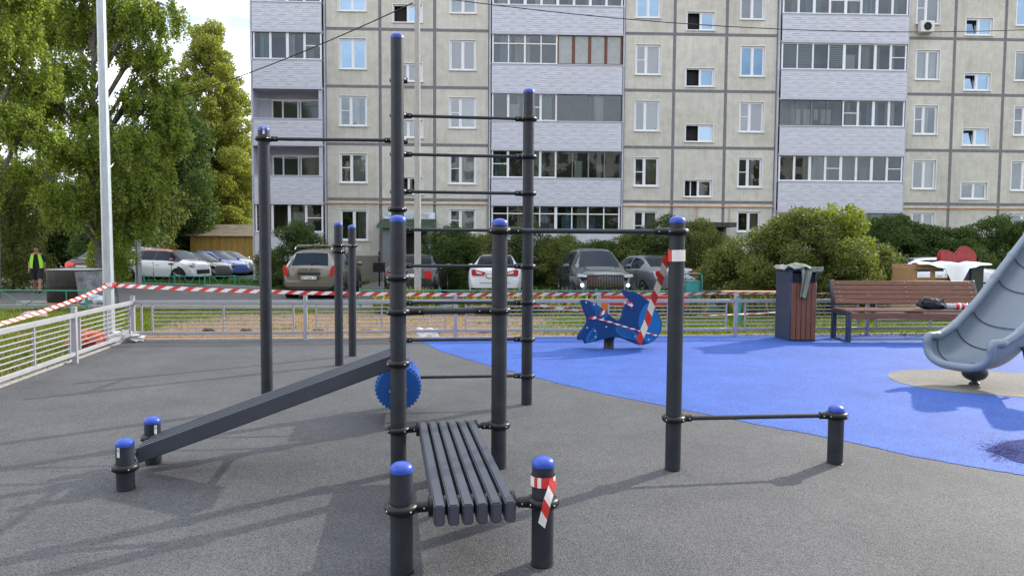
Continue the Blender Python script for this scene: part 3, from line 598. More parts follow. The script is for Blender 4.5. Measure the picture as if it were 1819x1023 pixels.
def clamp(P, z, dirs=(), par=WC, r=PR, off=None, arm=.075):
    """two-shell plastic ring clamp with bolts; arms reach along the given horizontal directions"""
    off = off or Vector((PC.x, PC.y, 0)); c = Vector(P) - off; c.z = z
    m = MB(); m.torus(c, r + .005, .0235, sz=1.05, n=32, k=12)
    for d in dirs:
        d = Vector(d).normalized(); d.z = 0
        m.tube([c + d * (r + .005), c + d * (r + .035), c + d * (r + arm)], [.030, .026, .025], 16)
    o = m.build('clamp', M_black, par)
    m = MB()
    for k_ in range(4):
        a = UA + .55 + k_ * math.pi / 2; m.ball(c + Vector((math.cos(a), math.sin(a), 0)) * (r + .0262), .0058, 8)
    for d in dirs:
        d = Vector(d).normalized(); sd = Vector((-d.y, d.x, 0)); sd = sd if sd.y < 0 else -sd
        m.ball(c + d * (r + arm * .75) + sd * .024, .0055, 8)
    m.build('bolt', M_bolt, o, label='row of small shiny bolt heads'); return o
def link_bar(A_, B_, z, r=.0165, par=WC, name='bar', off=None, ring=True, m_=None, arm=.075, zb=None):
    off = off or Vector((PC.x, PC.y, 0)); zb = z if zb is None else zb
    d = (Vector(B_) - Vector(A_)).normalized()
    if ring: clamp(A_, z, [d], par, off=off, arm=arm); clamp(B_, zb, [-d], par, off=off, arm=arm)
    a = Vector(A_) - off + d * (PR + .02); b = Vector(B_) - off - d * (PR + .02); a.z = z; b.z = zb
    m = MB(); m.cyl(a, b, r, n=16); return m.build(name, m_ or M_post, par)
def sticker_az(P): return math.atan2(-P.y, -P.x)
zA = zof(712, 821, PA); post(PA, zA); post(PB, zof(966, 811, PB))
zC = zof(708, 383, PC); post(PC, zC); post(PD, zof(887, 389, PD)); post(PT, zof(703, 60, PT)); post(PE, zof(706, 120, PE)); post(P5, zof(937, 158, P5)); 
post(P1, zof(468, 225, P1), sticker=(sticker_az(P1) , zof(468, 240, P1) ))
post(P7, zof(1204, 385, P7)); post(PS, zof(1488, 720, PS)); post(S1, zof(215, 779, S1), sticker=(sticker_az(S1) - .75, zof(206, 808, S1))); post(S2, zof(265, 740, S2), sticker=(sticker_az(S2) + .35, zof(273, 768, S2)))
# bars
zr = [zof(937, y, P5) for y in (667, 602, 537, 473, 410, 344, 279, 212)]
for z in zr:
    link_bar(PE, P5, z, r=.0155, name='rung')
link_bar(P1, PE, zof(470, 247, P1), r=.0165)
link_bar(PC, PD, zof(800, 552.5, Vector((0, 4.9, 0))), r=.0215, arm=.12)
link_bar(PD, P7, zof(1050, 411, Vector((0, 4.965, 0))), r=.0165, arm=.10)
link_bar(P7, PS, zof(1200, 743, P7), r=.0165, zb=zof(1487, 737, PS))
zx = zof(707, 493, PC); link_bar(PC, PT, zx, r=.0165); zx2 = zof(707, 645, PC); link_bar(PC, PT, zx2, r=.0165)
clamp(PT, zof(707, 372, PT), [PE - PT]); link_bar(PT, PE, zof(707, 372, PT), ring=False); clamp(PE, zof(707, 372, PE), [PT - PE])
for y in (143, 251): clamp(PE, zof(712, y, PE), [(1, .16, 0)], arm=.03)
# slatted bench on two axles
zax = zof(712, 901, PA); zax2 = zof(707, 762.5, PC)
u = (PB - PA).normalized(); v = (PC - PA).normalized()
def disc(m, c, d, r, t): m.cyl(c - d * t, c + d * t, r, n=24)
bench_ = empty('slatted_bench', (0, 0, 0), parent=WC)
for (a_, b_, z, nm) in ((PA, PB, zax, 'axle'), (PC, PD, zax2, 'axle')):
    link_bar(a_, b_, z, r=.0165, arm=.07, name='bar')
F0 = Vector((-.163, 3.255, 0)); B0 = Vector((-.444, 4.88, 0)); bv = (B0 - F0).normalized(); bu = Vector((bv.y, -bv.x, 0))
zt = (zax + zax2) / 2
for i in range(6):
    o_ = (i - 2.5) * .0665; a = F0 + bu * o_; b = B0 + bu * o_
    a = rel(a); b = rel(b); a.z = zax; b.z = zax2
    m = MB(); m.bar(a, b, .050, .098); m.build('slat', M_slat, bench_, bevel=.007, bseg=2)
for (ca, z) in ((PA, zax), (PC, zax2)):
    mid = F0 + bv * ((ca - F0).dot(bv)); mid = mid
    for i in range(7):
        c = rel(mid + bu * ((i - 3) * .0665)); c.z = z
        m = MB(); t = .0075; disc(m, c, bu, .046 if 0 < i < 6 else .050, t if 0 < i < 6 else .011); m.build('spacer_disc', M_black, bench_, bevel=.003)
# inclined board
a3 = at(241, 797, 4.66); b3 = at(691, 633, 4.97); dd = (b3 - a3).normalized(); b3 = b3 + dd * .10; a3 = a3 - dd * .02
hd = Vector((dd.x, dd.y, 0)).normalized(); wd = Vector((-hd.y, hd.x, 0)); nd = dd.cross(wd).normalized(); nd = nd if nd.z > 0 else -nd
ib = empty('inclined_board', (0, 0, 0), parent=WC)
for i in range(5):
    o_ = wd * (.033 + i * .083) - nd * .05
    m = MB(); m.bar(rel(a3 + o_), rel(b3 + o_), .064, .10); m.build('slat', M_slat, ib, bevel=.007, bseg=2)
for (P_, e_) in ((a3 + dd * .10, 1), (b3 - dd * .07, 0)):
    for i in range(1 if e_ else 0, 6):
        c = rel(P_ + wd * (-.008 + i * .083) - nd * .05); m = MB(); disc(m, c, wd, .045, .008); m.build('spacer_disc', M_black, ib, bevel=.003)
lo = a3 + dd * .10 - nd * .05
m = MB(); q0 = rel(Vector((S1.x, S1.y, lo.z))); q1 = rel(Vector((S2.x, S2.y, lo.z))); m.cyl(q0, q1, .0165, n=14); m.build('bar', M_post, WC)
clamp(S1, zof(214, 829, S1), [S2 - S1]); clamp(S2, lo.z, [S1 - S2])
# studded drum turning between two posts
dc = (PT + PE) / 2; dr = .185; zc = .315; ax = (PE - PT).normalized(); sd = Vector((ax.y, -ax.x, 0)); half = (PE - PT).length / 2 - PR - .07
dm = MB(); nT = 34
def dpt(a, r, t): return rel(dc + ax * t + sd * (math.cos(a) * r)) + Vector((0, 0, zc + math.sin(a) * r))
out_ = []
for i in range(nT * 8):
    a = 2 * math.pi * i / (nT * 8); ph = i % 8; out_.append((a, dr + (.0 if ph in (0, 7) else (.017 if ph in (2, 3, 4, 5) else .011))))
dm.prism([(a, r) for a, r in out_], lambda a, r, t: dpt(a, r, t), -half, half)
dd_ = dm.build('drum', M_drum, WC, ang=50)
m = MB(); m.prism([(2 * math.pi * i / 48, dr + .002) for i in range(48)], lambda a, r, t: dpt(a, r, t), -half - .02, -half + .001); m.build('end_disc', mat('drum_end', (.008, .085, .34), .35), dd_, bevel=.004); m = MB(); m.prism([(2 * math.pi * i / 48, dr + .002) for i in range(48)], lambda a, r, t: dpt(a, r, t), half - .001, half + .02); m.build('end_disc', mat('drum_end', (.008, .085, .34), .35), dd_, bevel=.004)
link_bar(PT, PE, zc, r=.02)
# a pair of joined posts further back
Q1 = G(601, 650); Q1.y += .05; Q2 = G(625, 633); Q2.y += .05
oq = Vector((Q1.x, Q1.y, 0)); QS = empty('post_pair', oq, 0, 'pair of dark grey posts joined by one short bar behind the inclined board', 'exercise equipment')
post(Q1, zof(600, 395, Q1), QS, off=oq); post(Q2, zof(623, 400, Q2), QS, off=oq)
link_bar(Q1, Q2, zof(601, 436, Q1), r=.022, par=QS, off=oq); clamp(Q1, zof(601, 446.5, Q1), [(.9, .3, 0)], QS, off=oq, arm=.02)
# ------------------------------------------------------------------ tape
def tape(name, pts, w, label, up=None, sub=3, seg=.11, par=None, twist=0, group=None, skew=.5, flut=.0, ph=0):
    pts = [Vector(p) for p in pts]
    L = [0]
    for a, b in zip(pts, pts[1:]): L.append(L[-1] + (b - a).length)
    def P(s):
        s = max(0, min(L[-1], s))
        for i in range(len(L) - 1):
            if s <= L[i + 1] + 1e-9:
                return pts[i].lerp(pts[i + 1], (s - L[i]) / max(1e-9, L[i + 1] - L[i]))
        return pts[-1]
    m = MB(); n = max(2, int(L[-1] / seg))
    def row(s, off):
        c = P(s + off * skew * w); t = (P(s + .02) - P(s - .02)).normalized(); base = Vector(up) if up else Vector((0, 0, 1)); base = (base - t * base.dot(t)).normalized(); o2 = t.cross(base)
        a = ph + twist * s + flut * math.sin(s * 2.3); return c + (base * math.cos(a) + o2 * math.sin(a)) * (off * w / 2)
    for i in range(n):
        m.mi = i % 2
        for k_ in range(sub):
            s0 = (i + k_ / sub) * L[-1] / n; s1 = (i + (k_ + 1) / sub) * L[-1] / n
            m.add([row(s0, -1), row(s1, -1), row(s1, 1), row(s0, 1)], [(0, 1, 2, 3)])
    return m.build(name, [M_taper, M_tapew], par, fixn=False, smooth=False, label=label, cat='barrier tape' if not par else None, group=group)
def sag(a, b, n=10, s=.06): 
    a, b = Vector(a), Vector(b); return [a.lerp(b, i / n) - Vector((0, 0, s * 4 * (i / n) * (1 - i / n))) for i in range(n + 1)]
def wrap(P, z, w, r, turns=1.0, a0=0, dz=0):
    return [Vector((P[0] + math.cos(a0 + 2 * math.pi * turns * i / 24) * r, P[1] + math.sin(a0 + 2 * math.pi * turns * i / 24) * r, z + dz * i / 24)) for i in range(25)]
tape('barrier_tape', wrap(P7, zof(1200, 455, P7), .07, PR + .007, 1.1, 2.2, .01), .078, sub=8, skew=0, label= 'red and white tape band wound round the tall post right of the frame', seg=.10)
tape('barrier_tape', [at(1186, 452, 4.96), at(1180, 475, 5.0), at(1172, 500, 5.1), at(1160, 535, 5.2), at(1150, 570, 5.25), at(1133, 611, 5.3)], .048, 'loose red and white tape streaming off the tall post in front of the blue rocker', up=(1, 0, .2), seg=.085, flut=.5)
tape('barrier_tape', wrap(PB, zof(966, 851, PB), .05, PR + .007, 1.1, 3.9, .0), .05, sub=8, skew=0, label= 'red and white tape band wound round the short post beside the slatted bench', seg=.09)
tape('barrier_tape', [at(984, 849, 3.38), at(980, 868, 3.34), at(972, 890, 3.325), at(968, 910, 3.33), at(961, 936, 3.34)], .038, 'short red and white tape tail hanging off the short bench post', up=(1, 0, .25), seg=.055, flut=.3)
# ------------------------------------------------------------------ low railings round the play surface
def rail_panel(a, b, extra=False, label=None):
    a, b = Vector(a), Vector(b); L = (b - a).length; d = (b - a) / L; rz = math.atan2(d.y, d.x)
    e = empty('railing_section', a, rz, label, 'railing', 'light grey railing sections round the play surface')
    H = .66; m = MB()
    m.bx(-.03, .03, -.03, .03, -.05, H + .07); m.box((0, 0, H + .075), (.066, .066, .012)); m.build('post', M_fence, e, bevel=.004)
    m = MB(); m.bx(.031, L - .031, -.025, .025, H - .06, H); m.build('top_rail', M_fence, e, bevel=.004)
    m = MB(); m.bx(.031, L - .031, -.02, .02, .10, .15); m.build('bottom_rail', M_fence, e, bevel=.004)
    f0, f1 = .07 * L, .93 * L
    if extra: f0 = .11 * L
    xs_ = [f0, (f0 + f1) / 2, f1] + ([.05 * L] if extra else [])
    for x in xs_:
        m = MB(); m.bx(x - .0125, x + .0125, -.0125, .0125, .151, H - .061); m.build('upright', M_fence, e)
    for i in range(6):
        z = .15 + (H - .21) * (i + 1) / 7; m = MB(); m.cyl((f0, 0, z), (f1, 0, z), .0085, n=8); m.build('rod', M_fence, e)
    return e
cpos = ['reaching the left corner post', 'behind the pair of joined posts', 'behind the wall bars', 'behind the blue rocker', 'between the rocker and the litter bin', 'behind the litter bin and bench end', 'behind the brown bench', 'behind the slide foot']
seq = [FC] + FRX
for i in range(8): rail_panel(seq[i], seq[i + 1], i == 0, 'light grey back railing section ' + cpos[i])
lpos = ['side railing section running from the corner past the lamp pole', 'side railing section crossing the left edge of the picture', 'nearest side railing section at the far left', 'side railing section closest to the camera']
for i in range(4): rail_panel(FLp[i + 1], FLp[i], False, 'light grey ' + lpos[i])
# green yard fences
def green_fence(a, b, nsec, H, label, v=True, mt=None):
    a, b = Vector(a), Vector(b); d = (b - a); L = d.length; d.normalize(); e = empty('low_fence', a, math.atan2(d.y, d.x), label, 'low fence'); mt = mt or M_green
    w = L / nsec
    for i in range(nsec + 1):
        m = MB(); m.cyl((i * w, 0, -.1), (i * w, 0, H + .06), .032, n=10); m.build('post', mt, e)
    for i in range(nsec):
        x0, x1 = i * w + .03, (i + 1) * w - .03; m = MB()
        m.cyl((x0, 0, H), (x1, 0, H), .017, n=8); m.cyl((x0, 0, .10), (x1, 0, .10), .014, n=8)
        if v:
            for f in (.14, .84): m.cyl((x0 + (x1 - x0) * f, 0, .10), (x0 + (x1 - x0) * f, 0, H), .013, n=8)
            m.cyl((x0 + (x1 - x0) * .28, 0, H), (x0 + (x1 - x0) * .49, 0, .10), .013, n=8); m.cyl((x0 + (x1 - x0) * .68, 0, H), (x0 + (x1 - x0) * .49, 0, .10), .013, n=8)
        m.build('fence_panel', mt, e)
    return e
a = at(-60, 545, 18.9); a.z = A; b = at(154, 545, 18.9); b.z = A
green_fence(G(-170, 560, A).lerp(a, .0) * 1.0 if False else a, b, 1, .50, 'short green metal fence in front of the wrapped pallet')
a = at(256, 505, 29.5); a.z = A; b = at(470, 505, 30.0); b.z = A; green_fence(a, b, 4, .44, 'blue green low metal fence on the grass before the parked hatchbacks', mt=mat('green_fence_teal', (.03, .30, .22), .5, var=.2, vscale=9))
a = at(640, 540, 19.0); b = at(1330, 540, 19.6); a.z = b.z = -.17; green_fence(a, b, 5, .56, 'thin green fence in the weeds in front of the parked cars', v=False)
a = at(1690, 500, 26.5); b = at(1900, 500, 27); a.z = b.z = A; green_fence(a, b, 2, 1.0, 'thin green fence behind the slide at the right edge', v=False)
# lamp poles
def pole(name, P, r0, r1, H, m_, label, n=8, foot=True, arm=True):
    e = empty(name, P, 0, label, 'lamp post'); m = MB(); m.tube([(0, 0, -.1), (0, 0, H)], [r0, r1], n); m.build('pole', m_, e, ang=60 if n > 10 else 20)
    if foot:
        m = MB(); m.lathe([(r0 * 1.9, -.02), (r0 * 1.9, .03), (r0 * 1.05, .035)], (0, 0, 0), 16); m.build('base_flange', m_, e)
    if not arm: return e
    m = MB(); m.tube([(0, 0, H), (0, -.2, H + .3), (0, -.9, H + .5)], [.03, .03, .025], 8); m.build('arm', m_, e)
    m = MB(); m.box((0, -1.15, H + .52), (.22, .55, .09)); m.build('lamp_head', M_steel, e, bevel=.02); return e
LP1 = at(195, 607, 11.9); LP1.z = gz(11.9)
pole('lamp_post', LP1, .088, .054, 9.5, M_steel, 'galvanised tapering steel lamp pole behind the left railing', 10)
LP2 = at(742, 516, 20.9); LP2.z = A; pole('lamp_post', LP2, .105, .075, 9.0, M_conc, 'grey concrete pole in front of the building entrance, carrying the wires', 12, False)
LP3 = at(246, 485, 30.5); LP3.z = A; pole('lamp_post', LP3, .13, .10, 8.0, M_steel, 'dull grey pole beside the white hatchback with a red roof', 10, False, False)
# wires
def wire(a, b, s, r, label):
    m = MB(); m.tube(sag(a, b, 24, s), r, 5); m.build('overhead_cable', mat('cable_black', (.012, .012, .014), .6), label=label, cat='cable', fixn=False)
topw = at(733, 6, 20.8)
wire(at(150, 215, 32), topw, .4, .018, 'black cable sagging from the concrete pole down to the left past the building corner')
wire(topw + Vector((0, 0, .25)), at(1960, 46, 24), .55, .014, 'thin black cable crossing the upper right of the facade')
wire(topw + Vector((0, 0, .1)), at(640, -80, 35), .1, .01, 'short thin cable rising from the concrete pole to the roof')
# long tapes strung along the railing
def rp(px, py, off=.12): 
    Y = FC.y + (FRX[-1].y - FC.y) * 1.0 * max(0, min(1, (at(px, py, 12).x - FC.x) / (FRX[-1].x - FC.x))) + off; return at(px, py, Y)
pp = [at(200, 507, 11.95)] + [rp(x, y) for x, y in [(270, 510), (330, 513), (410, 516), (490, 518.5), (560, 520.5), (650, 522), (745, 523), (810, 523.5), (930, 523), (1063, 522), (1180, 522), (1306, 521), (1400, 520.5), (1480, 521), (1600, 522), (1740, 523)]]
tape('barrier_tape', pp, .062, 'long red and white tape strung from the lamp pole along the back railing', seg=.115, skew=.8, twist=.10, ph=-.25)
tape('barrier_tape', sag(at(192, 507, 11.8), at(-60, 590, 8.6), 14, .06), .055, 'red and white tape running from the lamp pole down to the left edge', seg=.075, skew=.8, twist=.2)
tape('barrier_tape', wrap(at(195, 506, 11.9), at(195, 506, 11.8).z, .06, .098, 1.0, 3.5, .0), .06, sub=6, skew=0, label='red and white tape loop round the steel lamp pole', seg=.09)
tape('barrier_tape', [rp(945, 541, .3), rp(985, 546, .3), rp(1015, 550, .3), rp(1085, 558, .3), rp(1170, 561, .3), rp(1260, 560, .3), rp(1340, 557, .3), rp(1420, 553, .3)], .045, 'faded slack tape hanging lower behind the back railing and rocker', seg=.14, twist=.5)
# ------------------------------------------------------------------ fish rocker on a spring post
WB = G(1083, 621); WY = WB.y + .1
we = empty('fish_rocker', (WB.x, WY, 0), 0, 'blue fish shaped rocker with light blue fins on a short black stem', 'playground rocker')
def wz(x, y, Y): p = at(1000 + x / 5.383, 490 + y / 5.383, Y); return p
def wpanel(pts, Y, t0, t1, name, mt, par, bev=0):
    m = MB(); sc = [(wz(x, y, Y)) for x, y in pts]
    m.prism([(p.x - WB.x, p.z) for p in sc], lambda u_, v_, t: Vector((u_, Y - WY + t, v_)), t0, t1); return m.build(name, mt, par, bevel=bev)
body = [(172, 222), (235, 232), (300, 262), (350, 290), (400, 330), (440, 370), (480, 402), (520, 428), (548, 412), (570, 370), (577, 320), (592, 280), (615, 248), (640, 226), (598, 190), (575, 160), (565, 125), (600, 138), (640, 150), (660, 143), (700, 160), (760, 190), (815, 235), (870, 300), (920, 375), (948, 450), (940, 515), (915, 570), (870, 620), (810, 650), (750, 658), (690, 640), (620, 610), (560, 588), (510, 578), (455, 585), (400, 603), (320, 622), (240, 640), (214, 640), (210, 610), (190, 606), (160, 612), (145, 595), (147, 570), (170, 530), (215, 480), (242, 425), (235, 385), (205, 315), (185, 265)]
def smooth_poly(p, it=2):
    for _ in range(it):
        q = []
        for i in range(len(p)):
            a, b = p[i], p[(i + 1) % len(p)]; q += [(a[0] * .75 + b[0] * .25, a[1] * .75 + b[1] * .25), (a[0] * .25 + b[0] * .75, a[1] * .25 + b[1] * .75)]
        p = q
    return p
bs = smooth_poly(body, 1)
wp = wpanel(bs, WY - .11, -.012, .012, 'side_panel', M_whale, we, .002)
back = [(x * .98 + (0 if x > 400 else -12), y + 4) for x, y in bs]
wpanel(back, WY + .13, -.012, .012, 'side_panel', M_whale, we, .002)
for nm, pts in [('head_patch', [(775, 285), (745, 335), (725, 395), (722, 460), (735, 515), (758, 560), (768, 600), (790, 635), (830, 638), (868, 612), (908, 565), (932, 512), (940, 452), (912, 380), (864, 306), (825, 262), (800, 262)]),
                ('side_fin', [(500, 500), (515, 470), (545, 455), (590, 468), (650, 505), (700, 545), (738, 585), (730, 608), (690, 612), (640, 603), (590, 590), (545, 572), (512, 540)]),
                ('tail_patch', [(255, 252), (300, 272), (350, 303), (398, 343), (432, 378), (410, 405), (370, 405), (320, 375), (290, 320)]),
                ('tail_patch', [(300, 485), (255, 535), (222, 590), (220, 632), (262, 630), (318, 612), (330, 585), (322, 530)])]:
    o = wpanel(smooth_poly(pts, 2), WY - .124, -.004, .001, nm, M_whale2, wp)
def strk(pts, r=.0035):
    m = MB(); q = [wz(x, y, WY - .129) for x, y in pts]; m.tube([(p.x - WB.x, p.y - WY, p.z) for p in q], r, 6); m.build('groove_line', mat('groove', (.004, .012, .06), .6), wp)
for k_ in range(4): strk([(515 + k_ * 6, 490 + k_ * 20), (580 + k_ * 6, 500 + k_ * 22), (640, 530 + k_ * 19), (690, 570 + k_ * 10)])
for k_ in range(4): strk([(270 + k_ * 28, 262 + k_ * 18), (300 + k_ * 24, 320 + k_ * 14), (350 + k_ * 20, 380 + k_ * 5)])
for k_ in range(4): strk([(240 + k_ * 15, 620 - k_ * 5), (262 + k_ * 14, 570 - k_ * 4), (300 + k_ * 5, 510 + k_ * 12)])
for x, y in [(222, 255), (297, 277), (415, 488), (232, 497), (305, 528), (312, 585), (690, 578), (820, 610), (388, 405), (655, 262)]:
    p = wz(x, y, WY - .128); m = MB(); m.ball((p.x - WB.x, p.y - WY, p.z), .014, 10, (1, .5, 1)); m.build('bolt_cap', mat('bolt_cap_pale', (.32, .45, .62), .35), wp)
m = MB(); a = wz(420, 560, WY); b = wz(560, 500, WY)
m.box(((at(1100, 575, WY).x - WB.x), .01, at(1100, 575, WY).z), (.34, .22, .03)); m.build('seat', M_whale2, we, bevel=.006)
m = MB(); 
for x, y in ((640, 262), (415, 488), (690, 578), (297, 277)): p = wz(x, y, WY); m.cyl((p.x - WB.x, -.10, p.z), (p.x - WB.x, .12, p.z), .011, n=10)
p = wz(612, 268, WY); m.cyl((p.x - WB.x, -.22, p.z), (p.x - WB.x, .24, p.z), .014, n=10); m.build('cross_rod', M_steel, we)
m = MB(); m.lathe([(.085, -.02), (.085, .0), (.078, .01), (.078, .14), (.09, .15), (.09, .19), (.07, .20)], (0, 0, 0), 24); m.build('stem', M_black, we)
m = MB(); m.box((0, 0, .205), (.26, .2, .02)); m.build('mount_plate', M_black, we)
tape('barrier_tape', [wz(240, 402, WY - .14), wz(330, 408, WY - .14), wz(450, 440, WY - .15), wz(600, 488, WY - .15), wz(750, 530, WY - .15), wz(905, 572, WY - .145)], .022, 'narrow tape stretched across the side of the blue rocker', seg=.06, skew=.8)
tape('barrier_tape', [wz(262, 398, WY - .15), wz(262, 398, WY - .15) + Vector((.05, 0, 0)), wz(320, 402, WY - .15)], .045, 'short white tape loop on the rocker tail', seg=.05)
tape('barrier_tape', [wz(345, 372, WY - .15), wz(390, 350, WY - .17), wz(420, 325, WY - .15)], .05, 'crumpled tape knot on the rocker back fin', seg=.045)
tape('barrier_tape', [wz(608, 250, WY - .15), wz(640, 262, WY - .18), wz(668, 300, WY - .16), wz(640, 285, WY - .15)], .05, 'crumpled tape knot at the rocker handle', seg=.05)
# ------------------------------------------------------------------ plastic slide
SB = G(1738, 681); sl_ = empty('slide', (SB.x, SB.y, 0), 0, 'grey blue plastic chute slide with ribbed seams at the right edge', 'slide')
phi = R(24); ex = Vector((math.cos(phi), math.sin(phi), 0)); sn = Vector((-math.sin(phi), math.cos(phi), 0))
Mth = at(1702, 638, 8.05)
def spath():
    pts = []; p = Vector((Mth.x, Mth.y, 0.30)); prof = [(0.0, 0.0), (.15, -.012), (.30, .0), (.45, .05), (.60, .13), (.75, .24), (.90, .365), (1.05, .495), (1.35, .76), (1.65, 1.025), (1.95, 1.285), (2.25, 1.53), (2.55, 1.70), (2.9, 1.76)]
    return [Vector((p.x + ex.x * s, p.y + ex.y * s, p.z + h)) for s, h in prof]
sp_ = spath()
def sect(i, ro, scale=1.0, n=15):
    p = sp_[i]; t = (sp_[min(i + 1, len(sp_) - 1)] - sp_[max(i - 1, 0)]).normalized(); nrm = t.cross(sn).normalized(); nrm = nrm if nrm.z > 0 else -nrm
    wall = [.30, .32, .34, .34, .33, .32, .30, .28][min(i, 7)]; out = []
    for j in range(n):
        a = math.pi * (j / (n - 1)); x = math.cos(a); y = math.sin(a)
        xx = math.copysign(abs(x) ** .75, x) * (.375 + ro); yy = -(y ** .8) * (.06 + ro * .6) if False else -(y ** .62) * (wall * 1.0 + ro) + wall * .78
        out.append(p + sn * xx * scale + nrm * (yy - 0.0) * scale)
    return out, nrm, t
m = MB(); n = 15; secs = [sect(i, 0) for i in range(len(sp_))]; sec2 = [sect(i, .022) for i in range(len(sp_))]
b0 = []; 
for i in range(len(sp_)): b0 += secs[i][0] + sec2[i][0]
N2 = 2 * n; fs = []
for i in range(len(sp_) - 1):
    for j in range(n - 1):
        fs.append((i * N2 + j, i * N2 + j + 1, (i + 1) * N2 + j + 1, (i + 1) * N2 + j)); fs.append((i * N2 + n + j, (i + 1) * N2 + n + j, (i + 1) * N2 + n + j + 1, i * N2 + n + j + 1))
for j in range(n - 1): fs.append((j, n + j, n + j + 1, j + 1))
off_ = Vector((SB.x, SB.y, 0)); m.add([q - off_ for q in b0], fs); chute = m.build('chute', M_slide, sl_, ang=70)
sub = chute.modifiers.new('s', 'SUBSURF'); sub.levels = 1; sub.render_levels = 2
m = MB()      # rolled rim running up one side, round the mouth and up the other
L_ = [s[0][0] for s in secs]; Rr_ = [s[0][-1] for s in secs]; front = [q - secs[0][2] * .02 for q in secs[0][0]]
rim = [q for q in reversed(L_[1:])] + front + [q for q in Rr_[1:]]
def resample(P_, k_):
    out = []
    for i in range(len(P_) - 1):
        p0 = P_[max(0, i - 1)]; p1 = P_[i]; p2 = P_[i + 1]; p3 = P_[min(len(P_) - 1, i + 2)]
        for q in range(k_):
            t = q / k_; out.append(.5 * ((2 * p1) + (p2 - p0) * t + (2 * p0 - 5 * p1 + 4 * p2 - p3) * t * t + (3 * p1 - p0 - 3 * p2 + p3) * t ** 3))
    return out + [P_[-1]]
rim = resample(rim, 3); m.tube([q - off_ for q in rim], .047, 16); m.build('rim', M_slide, sl_, ang=70)
for i in (1, 4, 6, 8, 9, 10, 11):
    for q, nm in ((secs[i][0], 'seam'),):
        m = MB(); nr = secs[i][1]; c_ = sum(q, Vector()) / len(q) + nr * .12
        m.tube([(p + (c_ - p).normalized() * .017) - off_ for p in resample(q[:], 3)], .0065, 6); m.build('seam', M_seam, sl_)
    for q in (L_[i], Rr_[i]):
        t = secs[i][2]; m = MB(); m.tube([q - t * .05 - off_, q - t * .012 - off_, q + t * .012 - off_, q + t * .05 - off_], [.049, .055, .055, .049], 16); m.build('rim_collar', M_slide, sl_, ang=70)
m = MB(); q = sp_[2] - off_; m.ball((q.x, q.y, .155), .14, 18, (1, .9, .75)); m.lathe([(.055, 0), (.055, .03), (.03, .04), (.03, .12)], (q.x, q.y, 0), 16); m.build('foot', mat('slide_foot', (.035, .04, .055), .4), sl_)
for sgn in (-1,):
    q = secs[4][0][-2] if (secs[4][0][-2] - Vector((0, 0, 0))).y < secs[4][0][1].y else secs[4][0][1]
    m = MB(); q = q - off_; m.tube([q + Vector((0, -.02, -.06)), q + Vector((.0, -.05, -.10)), q + Vector((.02, -.06, -.2))], .03, 10); m.build('bracket', M_bluedk, sl_)
    for dz in (-.05, -.11): m = MB(); m.ball(q + Vector((0, -.07, dz)), .018, 10); m.build('bracket_bolt', M_slide, sl_)
# unseen tower added outside the right edge so its roof shades the corner
pt_ = empty('shade_tower', (8.5, 7.4, 0), R(42), 'unseen roofed tower on dark posts, added to shade the right corner', 'play tower')
for x in (-.6, .6):
    for y in (-.6, .6): m = MB(); m.cyl((x, y, -.02), (x, y, 3.1), .05); m.build('post', M_post, pt_)
m = MB(); m.bx(-.75, .75, -.75, .75, 1.3, 1.36); m.build('platform', M_slat, pt_)
m = MB(); m.add([(-.95, -.9, 3.0), (.95, -.9, 3.0), (.95, .9, 3.0), (-.95, .9, 3.0), (-.95, 0, 3.6), (.95, 0, 3.6)], [(0, 1, 2, 3), (0, 1, 5, 4), (3, 2, 5, 4), (0, 3, 4), (1, 2, 5)]); m.build('roof', M_whale, pt_)
# ------------------------------------------------------------------ bench
bY = 12.28; bx0 = at(1470, 600, 12.6).x; be = empty('park_bench', (bx0, bY, 0), R(1.5), 'brown slatted bench with blue grey metal ends beside the litter bin', 'bench')
BL = at(1722, 600, 12.6).x - bx0 + .12
zs_ = at(1510, 557, 12.0).z; zb_ = at(1600, 498, 12.6).z
for x in (.05, BL - .05):
    m = MB(); m.bx(x - .035, x + .035, -.36, -.29, 0, zs_ - .02); fl = m.build('end_frame', M_bluedk, be, bevel=.004)
    m = MB(); m.bx(x - .035, x + .035, .16, .23, 0, zs_ - .02); m.bx(x - .034, x + .034, -.289, .159, 0, .03); m.bx(x - .0345, x + .0345, -.36, .23, zs_ - .019, zs_ + .04)
    m.add([(x - .034, .12, zs_ + .04), (x + .034, .12, zs_ + .04), (x + .034, .23, zs_ + .04), (x - .034, .23, zs_ + .04), (x - .034, .32, zb_), (x + .034, .32, zb_), (x + .034, .37, zb_), (x - .034, .37, zb_)], [(0, 3, 2, 1), (4, 5, 6, 7), (0, 1, 5, 4), (2, 3, 7, 6), (0, 4, 7, 3), (1, 2, 6, 5)])
    m.build('end_frame', M_bluedk, be, bevel=.004)
for i in range(5):
    f = (i + .5) / 5; z = zs_ + .13 + (zb_ - zs_ - .14) * f; y = .135 + .2 * f
    m = MB(); m.box((BL / 2, y, z), (BL - .07, .03, .078), M=Matrix.Rotation(R(-19), 3, 'X')); m.build('back_slat', M_wood, be, bevel=.005)
    m = MB()
    for x in (.14, BL / 2 + .02, BL - .14): m.ball((x, y - .019, z + .01), .011, 8, (1, .5, 1))
    m.build('bolt', M_bolt, be, label='row of small shiny bolt heads')
for i in range(4): m = MB(); m.box((BL / 2, -.27 + i * .13, zs_ + .05), (BL - .02, .115, .035)); m.build('seat_slat', M_wood, be, bevel=.005)
m = MB(); m.box((BL / 2, -.345, zs_ - .035), (BL - .09, .03, .10)); m.build('seat_slat', M_wood, be, bevel=.005)
